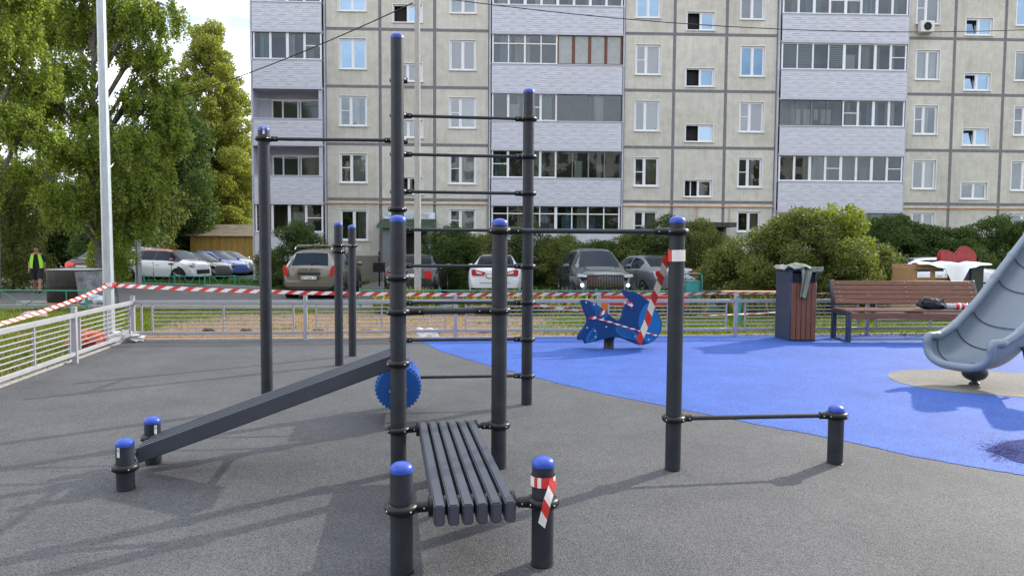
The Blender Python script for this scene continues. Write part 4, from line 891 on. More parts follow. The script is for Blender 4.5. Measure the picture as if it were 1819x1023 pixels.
m = MB(); m.bx(BL / 2 - .02, BL / 2 + .02, -.3, .2, zs_ - .02, zs_ + .03); m.build('support', M_bluedk, be)
# bag and bottle on the bench
def lumpy(name, c, r, sc, mt, seed, parent=None, amp=.25, fr=3.0, **kw):
    from mathutils import noise
    m = MB(); m.ball((0, 0, 0), 1, 28); vs = []
    for v in m.v:
        v = Vector(v); k_ = 1 + amp * noise.noise(v * fr + Vector((seed, 0, 0))) + amp * .5 * noise.noise(v * fr * 2.7 + Vector((0, seed, 0))); vs.append(Vector((v.x * k_ * r * sc[0], v.y * k_ * r * sc[1], v.z * k_ * r * sc[2])) + Vector(c))
    m.v = [tuple(v) for v in vs]; return m.build(name, mt, parent, ang=60, **kw)
bz = zs_ + .068
p = at(1655, 545, 12.15); bag = empty('bag', (p.x, p.y, bz), 0, 'black cloth bag lying on the bench beside the bottle', 'bag')
lumpy('bag_body', (0, 0, .085), .2, (1.12, .6, .5), mat('bag_black', (.012, .012, .016), .75, bump=.6, bscale=30), 3.1, bag, .35)
m = MB(); m.tube([(-.2, 0, .1), (-.16, -.05, .2), (-.08, -.06, .2), (.0, -.08, .12), (.12, -.1, .09), (.2, -.1, .03)], .014, 8); m.build('strap', mat('strap_grey', (.10, .10, .14), .6), bag)
p = at(1678, 541, 12.1); q = at(1724, 541, 12.15); bt = empty('bottle', (p.x, p.y, bz), 0, 'clear plastic bottle with a red label lying on the bench', 'bottle'); Lb = q.x - p.x
m = MB(); My = Matrix.Rotation(math.pi / 2, 3, 'Y'); m.lathe([(.02, 0), (.052, .015), (.055, .05), (.052, Lb * .3), (.055, Lb * .35), (.055, Lb * .72), (.04, Lb * .86), (.018, Lb * .95), (.018, Lb)], (0, 0, .056), 20, My); bb = m.build('bottle_body', mat('clear_plastic', (.38, .38, .37), .12, spec=.6, var=.2, vscale=20), bt)
m = MB(); m.lathe([(.0565, Lb * .36), (.0565, Lb * .66)], (0, 0, .056), 20, My); m.build('bottle_label', mat('label_red', (.55, .02, .03), .4), bb)
m = MB(); m.lathe([(.0572, Lb * .48), (.0572, Lb * .55)], (0, 0, .056), 20, My); m.build('label_print', mat('print_white', (.75, .74, .72), .5, var=.4, vscale=60), bb)
m = MB(); m.lathe([(.02, Lb), (.02, Lb + .02)], (0, 0, .056), 14, My); m.build('bottle_cap', mat('bottle_cap_dark', (.08, .02, .02), .4), bt)
# litter bin with wood front
c0 = G(1402, 606); c1 = G(1448, 606.3); c2 = G(1376, 599); zt_ = at(1425, 479, c0.y).z
bn_ = empty('litter_bin', c0, 0, 'tall grey metal litter bin with brown slat front beside the bench', 'litter bin')
wv = c1 - c0; dv = c2 - c0; Wb = wv.length; u_ = wv / Wb; v_ = Vector((-u_.y, u_.x, 0)); Db = .42
v_ = (dv).normalized(); Db = dv.length
def bp_(a, b, z): return u_ * a + v_ * b + Vector((0, 0, z))
def bbox(m, a0, a1, b0, b1, z0, z1): m.add([bp_(a, b, z) for z in (z0, z1) for b in (b0, b1) for a in (a0, a1)], [(0, 2, 3, 1), (4, 5, 7, 6), (0, 1, 5, 4), (2, 6, 7, 3), (0, 4, 6, 2), (1, 3, 7, 5)])
zo = zt_ - .20
m = MB(); bbox(m, 0, Wb, 0, Db, 0, zo - .02); m.build('body', M_bluedk, bn_, bevel=.006)
m = MB(); bbox(m, 0, .035, 0, Db, zo - .019, zt_ - .03); bbox(m, Wb - .035, Wb, 0, Db, zo - .019, zt_ - .03); bbox(m, .036, Wb - .036, Db - .03, Db, zo - .019, zt_ - .03); bbox(m, -.01, Wb + .01, -.01, Db + .01, zt_ - .029, zt_); m.build('hood', M_bluedk, bn_, bevel=.004)
for i in range(5):
    w_ = (Wb - .02) / 5; m = MB(); bbox(m, .01 + i * w_ + .004, .01 + (i + 1) * w_ - .004, -.022, -.002, .03, zo - .03); m.build('front_slat', M_woodv, bn_, bevel=.004)
m = MB(); bbox(m, .036, Wb - .036, .02, Db - .04, zo - .018, zt_ - .06); m.build('opening', M_dark, bn_)
# grey-green cloth thrown over the bin
from mathutils import noise
def cloth(name, fn, nu, nv, mt, parent=None, th=.008, **kw):
    m = MB(); m.add([fn(i / nu, j / nv) for i in range(nu + 1) for j in range(nv + 1)], [(i * (nv + 1) + j, (i + 1) * (nv + 1) + j, (i + 1) * (nv + 1) + j + 1, i * (nv + 1) + j + 1) for i in range(nu) for j in range(nv)])
    o = m.build(name, mt, parent, ang=70, fixn=False, **kw); sd_ = o.modifiers.new('t', 'SOLIDIFY'); sd_.thickness = th; return o
M_cloth = mat('cloth_sage', (.22, .24, .19), .9, var=.12, vscale=14, bump=.5, bscale=120)
ce = empty('work_jacket', c0 + Vector((0, 0, zt_)), 0, 'grey green cloth draped over the top of the litter bin', 'cloth')
def f1(a, b):
    x = -.06 + a * (Wb + .13); y = -.08 + b * (Db + .10); h = .02 + .10 * max(0, noise.noise(Vector((x * 5, y * 5, 1.3))) + .35) + .02 * noise.noise(Vector((x * 18, y * 18, 4)))
    edge = max(0, .07 - min(a, 1 - a) * .4, .05 - b * .35) if True else 0
    q = bp_(x, y, 0); drop = max(0, (0.0 - x) , x - Wb, (-y)) * .55
    return Vector((q.x, q.y, h - drop + .006))
cloth('cloth_body', f1, 34, 24, M_cloth, ce, .012)
def f2(a, b):
    x = .16 + .16 * a + .05 * math.sin(b * 3) - b * .06; w = .5 + .5 * (1 - b); y = -.035 - .03 * math.sin(a * 9 + b * 3) - .02; xx = Wb * .5 + (a - .5) * (.17 - .05 * b) - b * .05 + .02
    q = bp_(xx, y + (.04 if b < .1 else 0), 0); return Vector((q.x, q.y, .03 - b * .50 + .01 * math.sin(a * 7)))
cloth('sleeve', f2, 14, 22, M_cloth, ce, .014)
def f3(a, b):
    xx = Wb * .72 + a * .2; y = -.05 - .02 * math.sin(a * 11); q = bp_(xx, y, 0); return Vector((q.x, q.y, .05 - b * (.10 - .05 * abs(a - .4))))
cloth('collar', f3, 12, 8, M_cloth, ce, .014)
# teal yard urn
p = at(1230, 520, 19.3); p.z = -.17; ur = empty('yard_litter_bin', p, 0, 'teal metal litter bin hanging in a tube frame by the weeds', 'litter bin')
zt1 = at(1230, 499, 19.3).z + .17; zt2 = at(1230, 486, 19.3).z + .17
m = MB(); m.lathe([(.15, .12), (.19, .16), (.205, zt1)], (0, 0, 0), 20); m.lathe([(.195, zt1 + .001), (.21, zt1 - .03), (.215, zt1 - .01)], (0, 0, 0), 20); m.build('bucket', M_teal, ur)
m = MB(); m.tube([(-.25, 0, -.1), (-.25, 0, zt2 - .05), (-.2, 0, zt2), (.2, 0, zt2), (.25, 0, zt2 - .05), (.25, 0, -.1)], .02, 10); m.cyl((-.25, 0, zt1 - .15), (.25, 0, zt1 - .15), .012); m.build('frame', M_teal, ur)
# red low bench / boards behind the railing
p0 = at(1063, 535, 15.6); p1 = at(1222, 533, 16.0); z_ = p0.z
rb = empty('red_bench', p0, math.atan2(p1.y - p0.y, p1.x - p0.x), 'red painted low board bench behind the railing and the blue rocker', 'bench'); L1 = (p1 - p0).length
M_red = mat('red_paint', (.42, .035, .02), .5, var=.25, vscale=8)
for dz in (-.06, .06): m = MB(); m.bx(0, L1, -.02, .02, dz - .05, dz + .05); m.build('board', M_red, rb, bevel=.004)
for x in (.12, L1 - .12): m = MB(); m.bx(x - .04, x + .04, .021, .08, -p0.z + gz(15.7), .1); m.build('leg', M_red, rb)
m = MB(); m.box((0.1, -.03, -.06), (.22, .02, .24)); m.build('end_plate', mat('orange_plate', (.55, .12, .03), .5, var=.3, vscale=9), rb)
p0 = at(1288, 519.5, 15.4); p1 = at(1392, 518, 15.5); tb = empty('low_bench', p0, 0, 'weathered wooden plank bench on teal legs behind the railing', 'bench'); L1 = p1.x - p0.x
M_raw = mat('raw_wood', (.46, .27, .15), .8, var=.25, vscale=6, stretch=(1, 12, 12))
for i in range(2): m = MB(); m.bx(0, L1, i * .17, i * .17 + .155, -.02, .025); m.build('plank', M_raw, tb, bevel=.004)
for x in (.32, L1 - .1): m = MB(); m.bx(x - .05, x + .05, .05, .12, gz(15.4) - p0.z, -.022); m.bx(x - .04, x + .04, .0, .3, -.05, -.021); m.build('leg', M_teal, tb)
# crate with white sheet and red rocker panel
pc = at(1622, 520, 17.2); e = empty('wooden_crate', (pc.x, 17.2, gz(17)), 0, 'open wooden pallet crate behind the bench with a dark board side', 'crate')
zc1 = at(1680, 474, 17.2).z - gz(17); Wc = at(1740, 500, 17.2).x - pc.x
M_pal = mat('pallet_wood', (.34, .20, .09), .8, var=.3, vscale=6, stretch=(2, 10, 10))
for z in (zc1 - .06, zc1 - .40, zc1 - .72, .12): m = MB(); m.bx(0, Wc - .02, -.02, .02, z, z + .1); m.build('board', M_pal, e, bevel=.004); m = MB(); m.bx(0, Wc - .02, .98, 1.02, z, z + .1); m.build('board', M_pal, e, bevel=.004)
for x in (.05, .48, Wc * .62): m = MB(); m.bx(x - .05, x + .05, .021, .07, 0, zc1 + .03); m.build('stake', M_pal, e, bevel=.004)
for x in (.03, Wc - .06): m = MB(); m.bx(x - .03, x + .03, .08, .97, .1, zc1 - .02); m.build('side_board', M_pal, e)
m = MB(); m.bx(Wc * .5, Wc - .05, -.045, -.022, zc1 - .30, zc1 - .08); m.build('dark_panel', M_bluedk, e)
m = MB(); m.bx(Wc - .26, Wc + .04, -.08, -.024, 0, zc1 + .05); m.build('dark_panel', mat('dark_board', (.035, .045, .04), .7, var=.2), e)
cw = empty('white_sheet', (pc.x, 17.2, gz(17) + zc1 + .045), 0, 'white sheet hanging over the wooden crate', 'sheet')
def f4(a, b):
    x = .02 + a * 1.75; y = .3 - b * .36; h = .03 * math.sin(a * 17) * (1 - b) + .03 * noise.noise(Vector((a * 6, b * 6, 2))) + .05
    mid = math.exp(-((a - .52) / .17) ** 2); drop = max(0, b - .82) / .18 * (.04 + .62 * mid); return Vector((x + (.52 - a) * .5 * max(0, b - .82) / .18 * (1 if mid > .1 else 0), y - .03 * math.sin(a * 30) * max(0, b - .8) * 3 - .12 * max(0, b - .72) / .28, h - drop))
cloth('sheet_cloth', f4, 60, 40, mat('sheet_white', (.72, .72, .74), .8, bump=.3, bscale=20), cw, .006)
rp_ = [(1672, 474), (1670, 462), (1672, 448), (1680, 443), (1690, 447), (1698, 453), (1706, 447), (1710, 440), (1717, 436), (1724, 443), (1731, 447), (1735, 455), (1733, 466), (1726, 474)]
re_ = empty('red_rocker_panel', at(1700, 474, 17.6), 0, 'dusky red curvy rocker panel wrapped in film on top of the crate', 'playground part')
re0 = at(1700, 474, 17.6)
for y in (0, .3):
    m = MB(); m.prism([((at(a, b, 17.6) - re0).x + y * .3, (at(a, b, 17.6) - re0).z) for a, b in smooth_poly(rp_, 1)], lambda u1, v1, t: Vector((u1, y + t, v1)), -.012, .012); m.build('panel', mat('dull_red', (.30, .035, .04), .4, var=.2, vscale=9), re_)
m = MB(); m.box((0, .15, -.02), (.9, .5, .03)); m.build('seat_board', M_red, re_)
# white foam sheet by the railing
wpz = [at(739, 583, 12.5), at(777, 584, 12.5), at(779, 601, 12.38), at(741, 600, 12.38)]
m = MB(); n_ = 12; vs = []
for i in range(n_ + 1):
    for j in range(9):
        a, b = i / n_, j / 8; q = (wpz[0] * (1 - a) + wpz[1] * a) * (1 - b) + (wpz[3] * (1 - a) + wpz[2] * a) * b; vs.append(q + Vector((.02 * math.sin(j * 1.3), .02 * math.sin(i * .9 + j), .012 * math.sin(i * 1.1))))
m.add(vs, [(i * 9 + j, (i + 1) * 9 + j, (i + 1) * 9 + j + 1, i * 9 + j + 1) for i in range(n_) for j in range(8)])
o = m.build('plastic_sack', mat('sack_white', (.66, .64, .62), .6), fixn=False, label='crumpled white plastic sheet leaning on the back railing', cat='plastic sheet', ang=60); sd_ = o.modifiers.new('t', 'SOLIDIFY'); sd_.thickness = .012
# orange net sack and rubble near lamp pole
p = at(158, 622, 10.9); o = lumpy('net_sack', (p.x, p.y, .1), .22, (1.3, .8, .62), mat('net_orange', (.52, .10, .05), .7, var=.35, vscale=30, bump=.6, bscale=60), 8, None, .4, 3, label='orange net sack lying on the grass at the lamp pole foot', cat='sack')
p = at(196, 615, 11.5); o = lumpy('rubble_sack', (p.x + .25, p.y, .05), .2, (1.3, .9, .6), mat('sack_pale', (.50, .50, .50), .6, bump=.5, bscale=30), 5, None, .5, 3, label='pale plastic sack crumpled against the lamp pole base', cat='sack')
p = at(60, 559, 16.5); p.z = gz(16.5); lumpy('concrete_lump', (p.x, p.y, p.z + .06), .2, (1.5, .8, .45), M_kerb, 2, None, .3, 2, label='pale concrete lump lying on the left lawn', cat='stone')
p = at(152, 535, 19.9); lumpy('plastic_wrap', (p.x + .15, p.y, A + .16), .3, (1.3, .8, .6), mat('film_crumple', (.50, .54, .60), .3, bump=.8, bscale=18), 6, None, .5, 3, label='crumpled clear film beside the wrapped pallet', cat='plastic sheet')
p = at(62, 545, 19.9); m = MB(); m.box((p.x, p.y, A + .07), (.8, .3, .14), rz=.1); m.build('kerb_stone', M_kerb, label='loose kerb stone lying left of the wrapped pallet', cat='kerb stone', bevel=.01)
# dark bits of debris along the railing
for i, (x, y, w) in enumerate([(568, 598, 'just left of the joined posts'), (652, 597, 'right of the joined posts'), (861, 601, 'behind the right leg of the dark frame'), (374, 592, 'below the middle of the first back railing section'), (440, 590, 'beside the foot of the tall left post'), (690, 594, 'behind the tall middle post')]):
    p = at(x, y, 13.2); lumpy('soil_clod', (p.x, 13.1, gz(13) + .02), .07, (1.5, 1, .6), mat('soil', (.09, .055, .035), .95), i * 3.3, None, .5, 3, label='dark soil clod on the bare earth ' + w, cat='soil clod', group='dark soil clods on the bare earth')
# wrapped pallet of pavers
p0 = at(76, 547, 19.7); p1 = at(148, 547, 19.7); p0.z = A; Wp = p1.x - p0.x; e = empty('wrapped_pallet', p0, 0, 'stack of grey pavers wrapped in film on the road behind the green fence', 'pallet load')
Hp = at(110, 480, 19.7).z - A
m = MB(); m.prism([(x, y) for x, y in smooth_poly([(0, 0), (Wp, 0), (Wp + .25, .9), (Wp, 1.15), (0.05, 1.15), (-.03, .5)], 3)], lambda a, b, t: Vector((a, b, t)), .12, Hp); m.build('paver_stack', mat('wrapped_dark', (.030, .026, .025), .62, var=.5, vscale=2.2, bump=.5, bscale=8, spec=.25), e, bevel=.01, ang=50)
m = MB(); m.prism([(x, y) for x, y in smooth_poly([(Wp - .28, -.03), (Wp + .05, -.04), (Wp + .42, .85), (Wp + .2, 1.2), (Wp, 1.18)], 1)], lambda a, b, t: Vector((a + (Hp - t) * .12, b, t)), .02, Hp - .04); m.build('loose_film', mat('film_sheen', (.13, .135, .15), .4, var=.6, vscale=4, bump=.8, bscale=9, coat=.1), e, ang=60)
m = MB(); m.prism([(x, y) for x, y in smooth_poly([(0, 0), (Wp, 0), (Wp + .1, .9), (Wp, 1.15), (0.05, 1.15), (-.03, .5)], 2)], lambda a, b, t: Vector((a, b, t)), Hp + .001, Hp + .02); m.build('top_film', mat('film_top', (.50, .50, .52), .3, bump=.5, bscale=10), e)
m = MB(); [m.bx(0, Wp, y, y + .12, .02, .11) for y in (0, .5, 1.0)]; m.build('pallet', M_pal, e)
for z in (.55,): m = MB(); m.prism([(x, y) for x, y in smooth_poly([(-.01, -.01), (Wp + .01, -.01), (Wp + .26, .9), (Wp, 1.17), (0.05, 1.17), (-.05, .5)], 2)], lambda a, b, t: Vector((a, b, t)), z, z + .02); m.build('strap', M_black, e)
# box on a post near the entrance
p = at(674, 515, 30.5); p.z = -.15; e = empty('ash_bin', p, 0, 'small dark metal box on a post beside the entrance path', 'litter bin')
m = MB(); m.cyl((0, 0, -.1), (0, 0, 1.5), .035, n=10); m.build('post', M_black, e)
m = MB(); z0 = at(674, 483, 30.5).z + .15; z1 = at(674, 466, 30.5).z + .15; m.bx(-.25, .22, -.15, .15, z0, z1); m.build('box', M_black, e, bevel=.02)
m = MB(); m.lathe([(.12, z1 + .22), (.02, z1 + .34), (.02, z1 + .02)], (0, 0, 0), 12); m.build('hood', M_black, e)
# entrance path
sheet('path', [(-6.6, 28.2), (-4.9, 28.2), (-4.9, 35.6), (-6.4, 35.6)], -.12, M_asph, thick=.1)
# ------------------------------------------------------------------ far shed
p = at(338, 440, 52); pr_ = at(470, 440, 52); zr = at(400, 397, 52).z; ze = at(400, 418, 52).z
e = empty('shed', (p.x, 52, -.3), 0, 'long yellow brown shed with a brown pitched roof behind the parked cars', 'shed'); w_ = 9.5
m = MB(); m.bx(0, w_, 0, 5, 0, ze + .3); m.build('wall', mat('shed_yellow', (.30, .19, .045), .85, var=.3, vscale=1.2, stretch=(3, 3, .4)), e)
m = MB(); m.add([(-.5, -.3, ze + .25), (w_ + .3, -.3, ze + .25), (w_ + .3, 2.5, zr + .3), (.1, 2.5, zr + .3), (-.5, 5.3, ze + .25), (w_ + .3, 5.3, ze + .25)], [(0, 1, 2, 3), (3, 2, 5, 4), (0, 3, 4), (1, 5, 2), (0, 4, 5, 1)]); m.build('roof', mat('shed_roof', (.15, .12, .085), .9, var=.3, vscale=2), e, smooth=False)
p = at(-30, 420, 48); e = empty('brick_shed', (p.x, 48, -.3), 0, 'small orange brick outbuilding at the far left edge', 'shed')
m = MB(); m.bx(0, 2.2, 0, 3, 0, 2.4); m.build('wall', mat('brick_orange', (.36, .16, .08), .9, var=.3, vscale=5), e); m = MB(); m.bx(-.2, 2.4, -.2, 3.2, 2.4, 2.6); m.build('roof', M_roofd, e)
# ------------------------------------------------------------------ cars
M_tyre = mat('tyre', (.012, .012, .013), .85); M_rim = mat('rim', (.40, .41, .43), .35, metal=.7); M_arch = mat('arch_dark', (.006, .006, .007), .9)
M_carglass = mat('car_glass', (.010, .016, .024), .06, spec=.18); M_trim = mat('car_trim', (.018, .018, .019), .55)
M_lampr = mat('tail_lamp', (.42, .012, .015), .15, coat=.6); M_lampw = mat('head_lamp', (.60, .62, .65), .1, coat=.8); M_chrome = mat('chrome', (.55, .56, .58), .15, metal=1)
M_plate = mat('plate_white', (.70, .70, .70), .4); M_ink = mat('plate_ink', (.01, .01, .01), .6)
M_carglass.node_tree.nodes['Principled BSDF'].inputs['Specular Tint'].default_value = (.45, .62, .85, 1)
def lerp_t(T, x):
    if x <= T[0][0]: return T[0][1]
    for (a, b), (c, d) in zip(T, T[1:]):
        if x <= c: return b + (d - b) * (x - a) / (c - a)
    return T[-1][1]
SPEC = {
 'sedan': dict(L=4.75, top=[(0, .66), (.05, .98), (.12, 1.06), (.75, 1.10), (1.25, 1.33), (1.6, 1.43), (2.1, 1.475), (2.7, 1.455), (3.0, 1.40), (3.75, 1.02), (4.3, .86), (4.62, .74), (4.72, .60), (4.75, .48)],
               belt=[(0, .60), (.08, .92), (.75, 1.00), (2.2, .96), (3.75, .92), (4.4, .74), (4.75, .44)], rg=(.75, 1.6), wg=(3.0, 3.75), sg=(1.15, 3.55), pil=[2.15], hw=.915),
 'suv': dict(L=4.5, top=[(0, .72), (.03, 1.05), (.12, 1.14), (.42, 1.56), (.7, 1.655), (1.6, 1.70), (2.5, 1.685), (2.85, 1.62), (3.5, 1.14), (4.2, 1.02), (4.42, .92), (4.48, .72), (4.5, .5)],
               belt=[(0, .66), (.06, 1.02), (.4, 1.10), (2.4, 1.06), (3.5, 1.02), (4.3, .88), (4.5, .48)], rg=(.12, .42), wg=(2.85, 3.5), sg=(.62, 3.3), pil=[1.35, 2.25], hw=.93),
 'box': dict(L=4.15, top=[(0, .72), (.03, .98), (.10, 1.06), (.28, 1.50), (.5, 1.57), (1.6, 1.60), (2.5, 1.58), (2.85, 1.52), (3.45, 1.10), (3.9, .98), (4.08, .86), (4.14, .70), (4.15, .5)],
               belt=[(0, .66), (.06, .98), (.4, 1.03), (2.4, 1.01), (3.4, .98), (3.95, .84), (4.15, .46)], rg=(.10, .28), wg=(2.85, 3.45), sg=(.5, 3.2), pil=[1.3, 2.1], hw=.90),
 'hatch': dict(L=4.3, top=[(0, .70), (.04, .98), (.10, 1.04), (.55, 1.36), (.85, 1.43), (1.8, 1.48), (2.4, 1.46), (2.7, 1.40), (3.45, 1.02), (3.95, .88), (4.2, .74), (4.28, .60), (4.3, .48)],
               belt=[(0, .64), (.07, .94), (.5, 1.01), (2.4, .96), (3.4, .93), (4.0, .78), (4.3, .46)], rg=(.10, .55), wg=(2.7, 3.45), sg=(.7, 3.25), pil=[1.25, 2.0], hw=.885)}
def car(kind, loc, yaw, paint, label, cat='car', roofm=None, cladding=False, parts=(), wind=True, group='cars parked in the yard', name='parked_car', H=1.0):
    sp = SPEC[kind]; L = sp['L']; hw = sp['hw']
    e = empty(name, loc, yaw, label, cat, group)
    plan = [(0, .80), (.05, .865), (.16, .93), (.5, .985), (1.2, 1), (L - 1.2, 1), (L - .55, .965), (L - .22, .87), (L - .06, .76), (L, .68)]
    xs_ = sorted(set([x for x, _ in sp['top']] + [x for x, _ in plan] + list(sp['sg']) + [p + d for p in sp['pil'] for d in (-.045, .045)] + [L * .33, L * .45, L * .6, L * .7]))
    xs_ = [x for i, x in enumerate(xs_) if i == 0 or x - xs_[i - 1] > .012]
    rows = []
    for x in xs_:
        zt = lerp_t(sp['top'], x) * H; zs = min(lerp_t(sp['belt'], x) * H, zt - .012); w = hw * lerp_t(plan, x)
        zb = .20 + (.12 if x < .15 else 0) + (.05 if x > L - .3 else 0); zb = min(zb, zs - .1)
        hgt = zt - zs; wr = .95 * w - hgt * .50 - (.06 if hgt > .2 else .10 * min(1, (hgt / .05)) + .0)
        zr = zt - (.055 if hgt > .15 else hgt * .5)
        zm = zb + (zs - zb) * .55
        pr = [(0, zb), (.80 * w, zb), (.955 * w, zb + .07), (.985 * w, zb + .2 * (zs - zb) / .7), (w, zm), (.992 * w, zs - .07), (.955 * w, zs)]
        a, b = pr[-1], (wr, zr)
        for t in (.07, .5, .93): pr.append((a[0] + (b[0] - a[0]) * t + .012 * math.sin(math.pi * t) * (1 if hgt > .1 else 0), a[1] + (b[1] - a[1]) * t))
        pr += [(wr, zr), (wr * .90, zr + (zt - zr) * .62), (wr * .5, zt - .008 if hgt > .1 else zt - .004), (0, zt)]
        rows.append(pr)
    K = len(rows[0]); NR = len(xs_)
    V = []; 
    for x, pr in zip(xs_, rows):
        V += [(x, y, z) for y, z in pr] + [(x, -y, z) for y, z in pr[1:-1]]
    W_ = 2 * K - 2
    def idx(i, j, side): return i * W_ + (j if side > 0 or j in (0, K - 1) else K + j - 1)
    groups = {}
    for i in range(NR - 1):
        xm = (xs_[i] + xs_[i + 1]) / 2; hg = lerp_t(sp['top'], xm) - lerp_t(sp['belt'], xm)
        for side in (1, -1):
            for j in range(K - 1):
                f = (idx(i, j, side), idx(i + 1, j, side), idx(i + 1, j + 1, side), idx(i, j + 1, side))
                if side < 0: f = f[::-1]
                g = 'body'
                if j in (7, 8) and sp['sg'][0] < xm < sp['sg'][1] and hg > .10 and not any(abs(xm - p) < .045 for p in sp['pil']): g = 'side_window%d%d' % (side, sum(xm > p for p in sp['pil']))
                elif j in (11, 12) and sp['wg'][0] < xm < sp['wg'][1]: g = 'windscreen'
                elif j in (11, 12) and sp['rg'][0] < xm < sp['rg'][1]: g = 'rear_window'
                elif j >= 9 and sp['rg'][1] <= xm <= sp['wg'][0] and roofm: g = 'roof'
                elif roofm and j >= 7 and hg > .12 and sp['rg'][1] < xm < sp['wg'][1]: g = 'pillar'
                elif cladding and j <= 2: g = 'cladding'
                elif j <= 1: g = 'cladding'
                groups.setdefault(g, []).append(f)
    for i, fl in ((0, 1), (NR - 1, -1)):
        for j in range(1, K - 2):
            f = (idx(i, j, 1), idx(i, j + 1, 1), idx(i, j + 1, -1), idx(i, j, -1)); g = 'cladding' if (cladding and j <= 2) or j <= 1 else 'body'; groups.setdefault(g, []).append(f if fl > 0 else f[::-1])
    mats_ = {'pillar': M_trim, 'body': paint, 'roof': roofm, 'cladding': M_trim, 'side_window': M_carglass, 'windscreen': M_carglass, 'rear_window': M_carglass}
    for g, F in groups.items():
        used = sorted(set(i for f in F for i in f)); mp_ = {u: k for k, u in enumerate(used)}
        g = g if g in mats_ else 'side_window'; m = MB(); m.add([V[u] for u in used], [tuple(mp_[i] for i in f) for f in F]); m.build(g, mats_[g], e, ang=32)
    # wheels
    r = .335 if kind in ('sedan', 'hatch') else .36
    for x in (.17 * L, L * .815):
        for s in (1, -1):
            yo = hw * .965
            m = MB(); m.torus((x, s * (hw * .97), r + .01), r + .06, .028, 'Y', sz=1, n=30, k=6); 
            m2 = MB(); m2.cyl((x, s * (yo + .006 if True else 0) , r + .01), (x, s * (yo - .28), r + .01), r + .055, n=28); m2.build('wheel_arch', M_arch, e)
            w = MB(); w.lathe([(r * .62, -.10), (r * .9, -.11), (r, -.08), (r, .08), (r * .9, .105), (r * .62, .09)], (x, s * (yo - .075), r), 28, Matrix.Rotation(math.pi / 2 * -s, 3, 'X')); wo = w.build('tyre', M_tyre, e)
            w = MB(); Mx = Matrix.Rotation(math.pi / 2 * -s, 3, 'X'); c = Vector((x, s * (yo - .005), r))
            for k in range(5):
                a = 2 * math.pi * k / 5; d = Vector((math.cos(a), 0, math.sin(a))); w.bar(c, c + d * r * .62, .05, .03)
            w.torus(c, r * .62, .018, 'Y', sz=1, n=28, k=6); w.ball(c, .05, 10); w.build('rim', M_rim, wo)
    # mirrors
    for s in (1, -1):
        xm = sp['wg'][1] - .28; z = lerp_t(sp['belt'], xm) * H + .06; m = MB(); m.ball((xm, s * (hw + .07), z + .04), .11, 14, (.6, 1.0, .75)); m.bar((xm, s * hw * .9, z - .02), (xm, s * (hw + .05), z + .01), .05, .04); m.build('wing_mirror', paint if not roofm else roofm, e)
    # door seams and handles
    for s in (1, -1):
        m = MB()
        for xd in [sp['pil'][-1], sp['pil'][0] - (.85 if len(sp['pil']) < 2 else .1), sp['wg'][1] - .35]:
            for k in range(5):
                z0 = .33 + k * (lerp_t(sp['belt'], xd) * H - .36) / 5; z1 = z0 + (lerp_t(sp['belt'], xd) * H - .36) / 5; m.bx(xd - .006, xd + .006, s * hw * (.975 if k == 0 else .99), s * (hw + .002), z0, z1)
        m.build('door_seam', M_arch, e)
        m = MB()
        for xd in [sp['pil'][-1] + .12, sp['pil'][-1] - .85]: m.bx(xd, xd + .17, s * hw * .99, s * (hw + .022), .84 * H, .87 * H)
        m.build('door_handle', paint, e, bevel=.006)
    return e
def endbox(e, x, y0, y1, z0, z1, mt, name, d=.03, out=-1, bev=.01, sk=0, par=None):
    m = MB(); m.add([(x, y0, z0), (x, y1, z0 + sk), (x, y1, z1 + sk * .5), (x, y0, z1), (x + out * d, y0 + .01 * (1 if y0 > y1 else -1) * 0, z0), (x + out * d, y1, z0 + sk), (x + out * d, y1, z1 + sk * .5), (x + out * d, y0, z1)], [(0, 1, 2, 3), (4, 7, 6, 5), (0, 4, 5, 1), (1, 5, 6, 2), (2, 6, 7, 3), (3, 7, 4, 0)])
    return m.build(name, mt, par or e, bevel=bev)
def text_part(e, s, loc, size, mt, name, rot, ex=.002, parent=None):
    cu = bpy.data.curves.new(name, 'FONT'); cu.body = s; cu.size = size; cu.align_x = 'CENTER'; cu.align_y = 'CENTER'; cu.extrude = ex
    o = bpy.data.objects.new('tmp', cu); link(o); dg = bpy.context.evaluated_depsgraph_get(); me = bpy.data.meshes.new_from_object(o.evaluated_get(dg)); bpy.data.objects.remove(o)
    me.materials.clear(); me.materials.append(mt); q = bpy.data.objects.new(name, me); q.location = loc; q.rotation_euler = rot; link(q); q.parent = parent or e; return q
def plate(e, x, z, txt, out=-1, y=0):
    o = endbox(e, x, y - .26, y + .26, z - .056, z + .056, M_plate, 'number_plate', .015, out, .003)
    if txt: text_part(e, txt, (x + out * .018, y, z - .004), .125, M_ink, 'plate_text', (math.pi / 2, 0, -math.pi / 2 if out < 0 else math.pi / 2), parent=o)
    m = MB(); m.bx(x + out * .008 - .004, x + out * .008 + .004, y - .275, y + .275, z - .07, z + .07); m.build('plate_frame', M_trim, o)
def paint(name, c, metal=0.0, rough=.22): return mat(name, c, rough, metal=metal, coat=.8, spec=.5)
P_beige = paint('paint_beige', (.135, .12, .095), .3, .32); P_black = paint('paint_black', (.012, .012, .015)); P_white = paint('paint_white', (.62, .63, .66)); P_grey = paint('paint_dark_grey', (.028, .038, .050), .3)
P_silver = paint('paint_silver', (.26, .28, .31), .6, .3); P_red = paint('paint_red', (.38, .015, .02)); P_blue = paint('paint_blue', (.015, .08, .40)); P_char = paint('paint_charcoal', (.05, .055, .06), .3); P_maroon = paint('paint_maroon', (.035, .012, .016), .2)
def rearpos(pxc, Y, z=A): p = at(pxc, 500, Y); return Vector((p.x, Y, z))
UP = math.pi / 2     # car local x axis points forward; pointing away from the camera is +Y
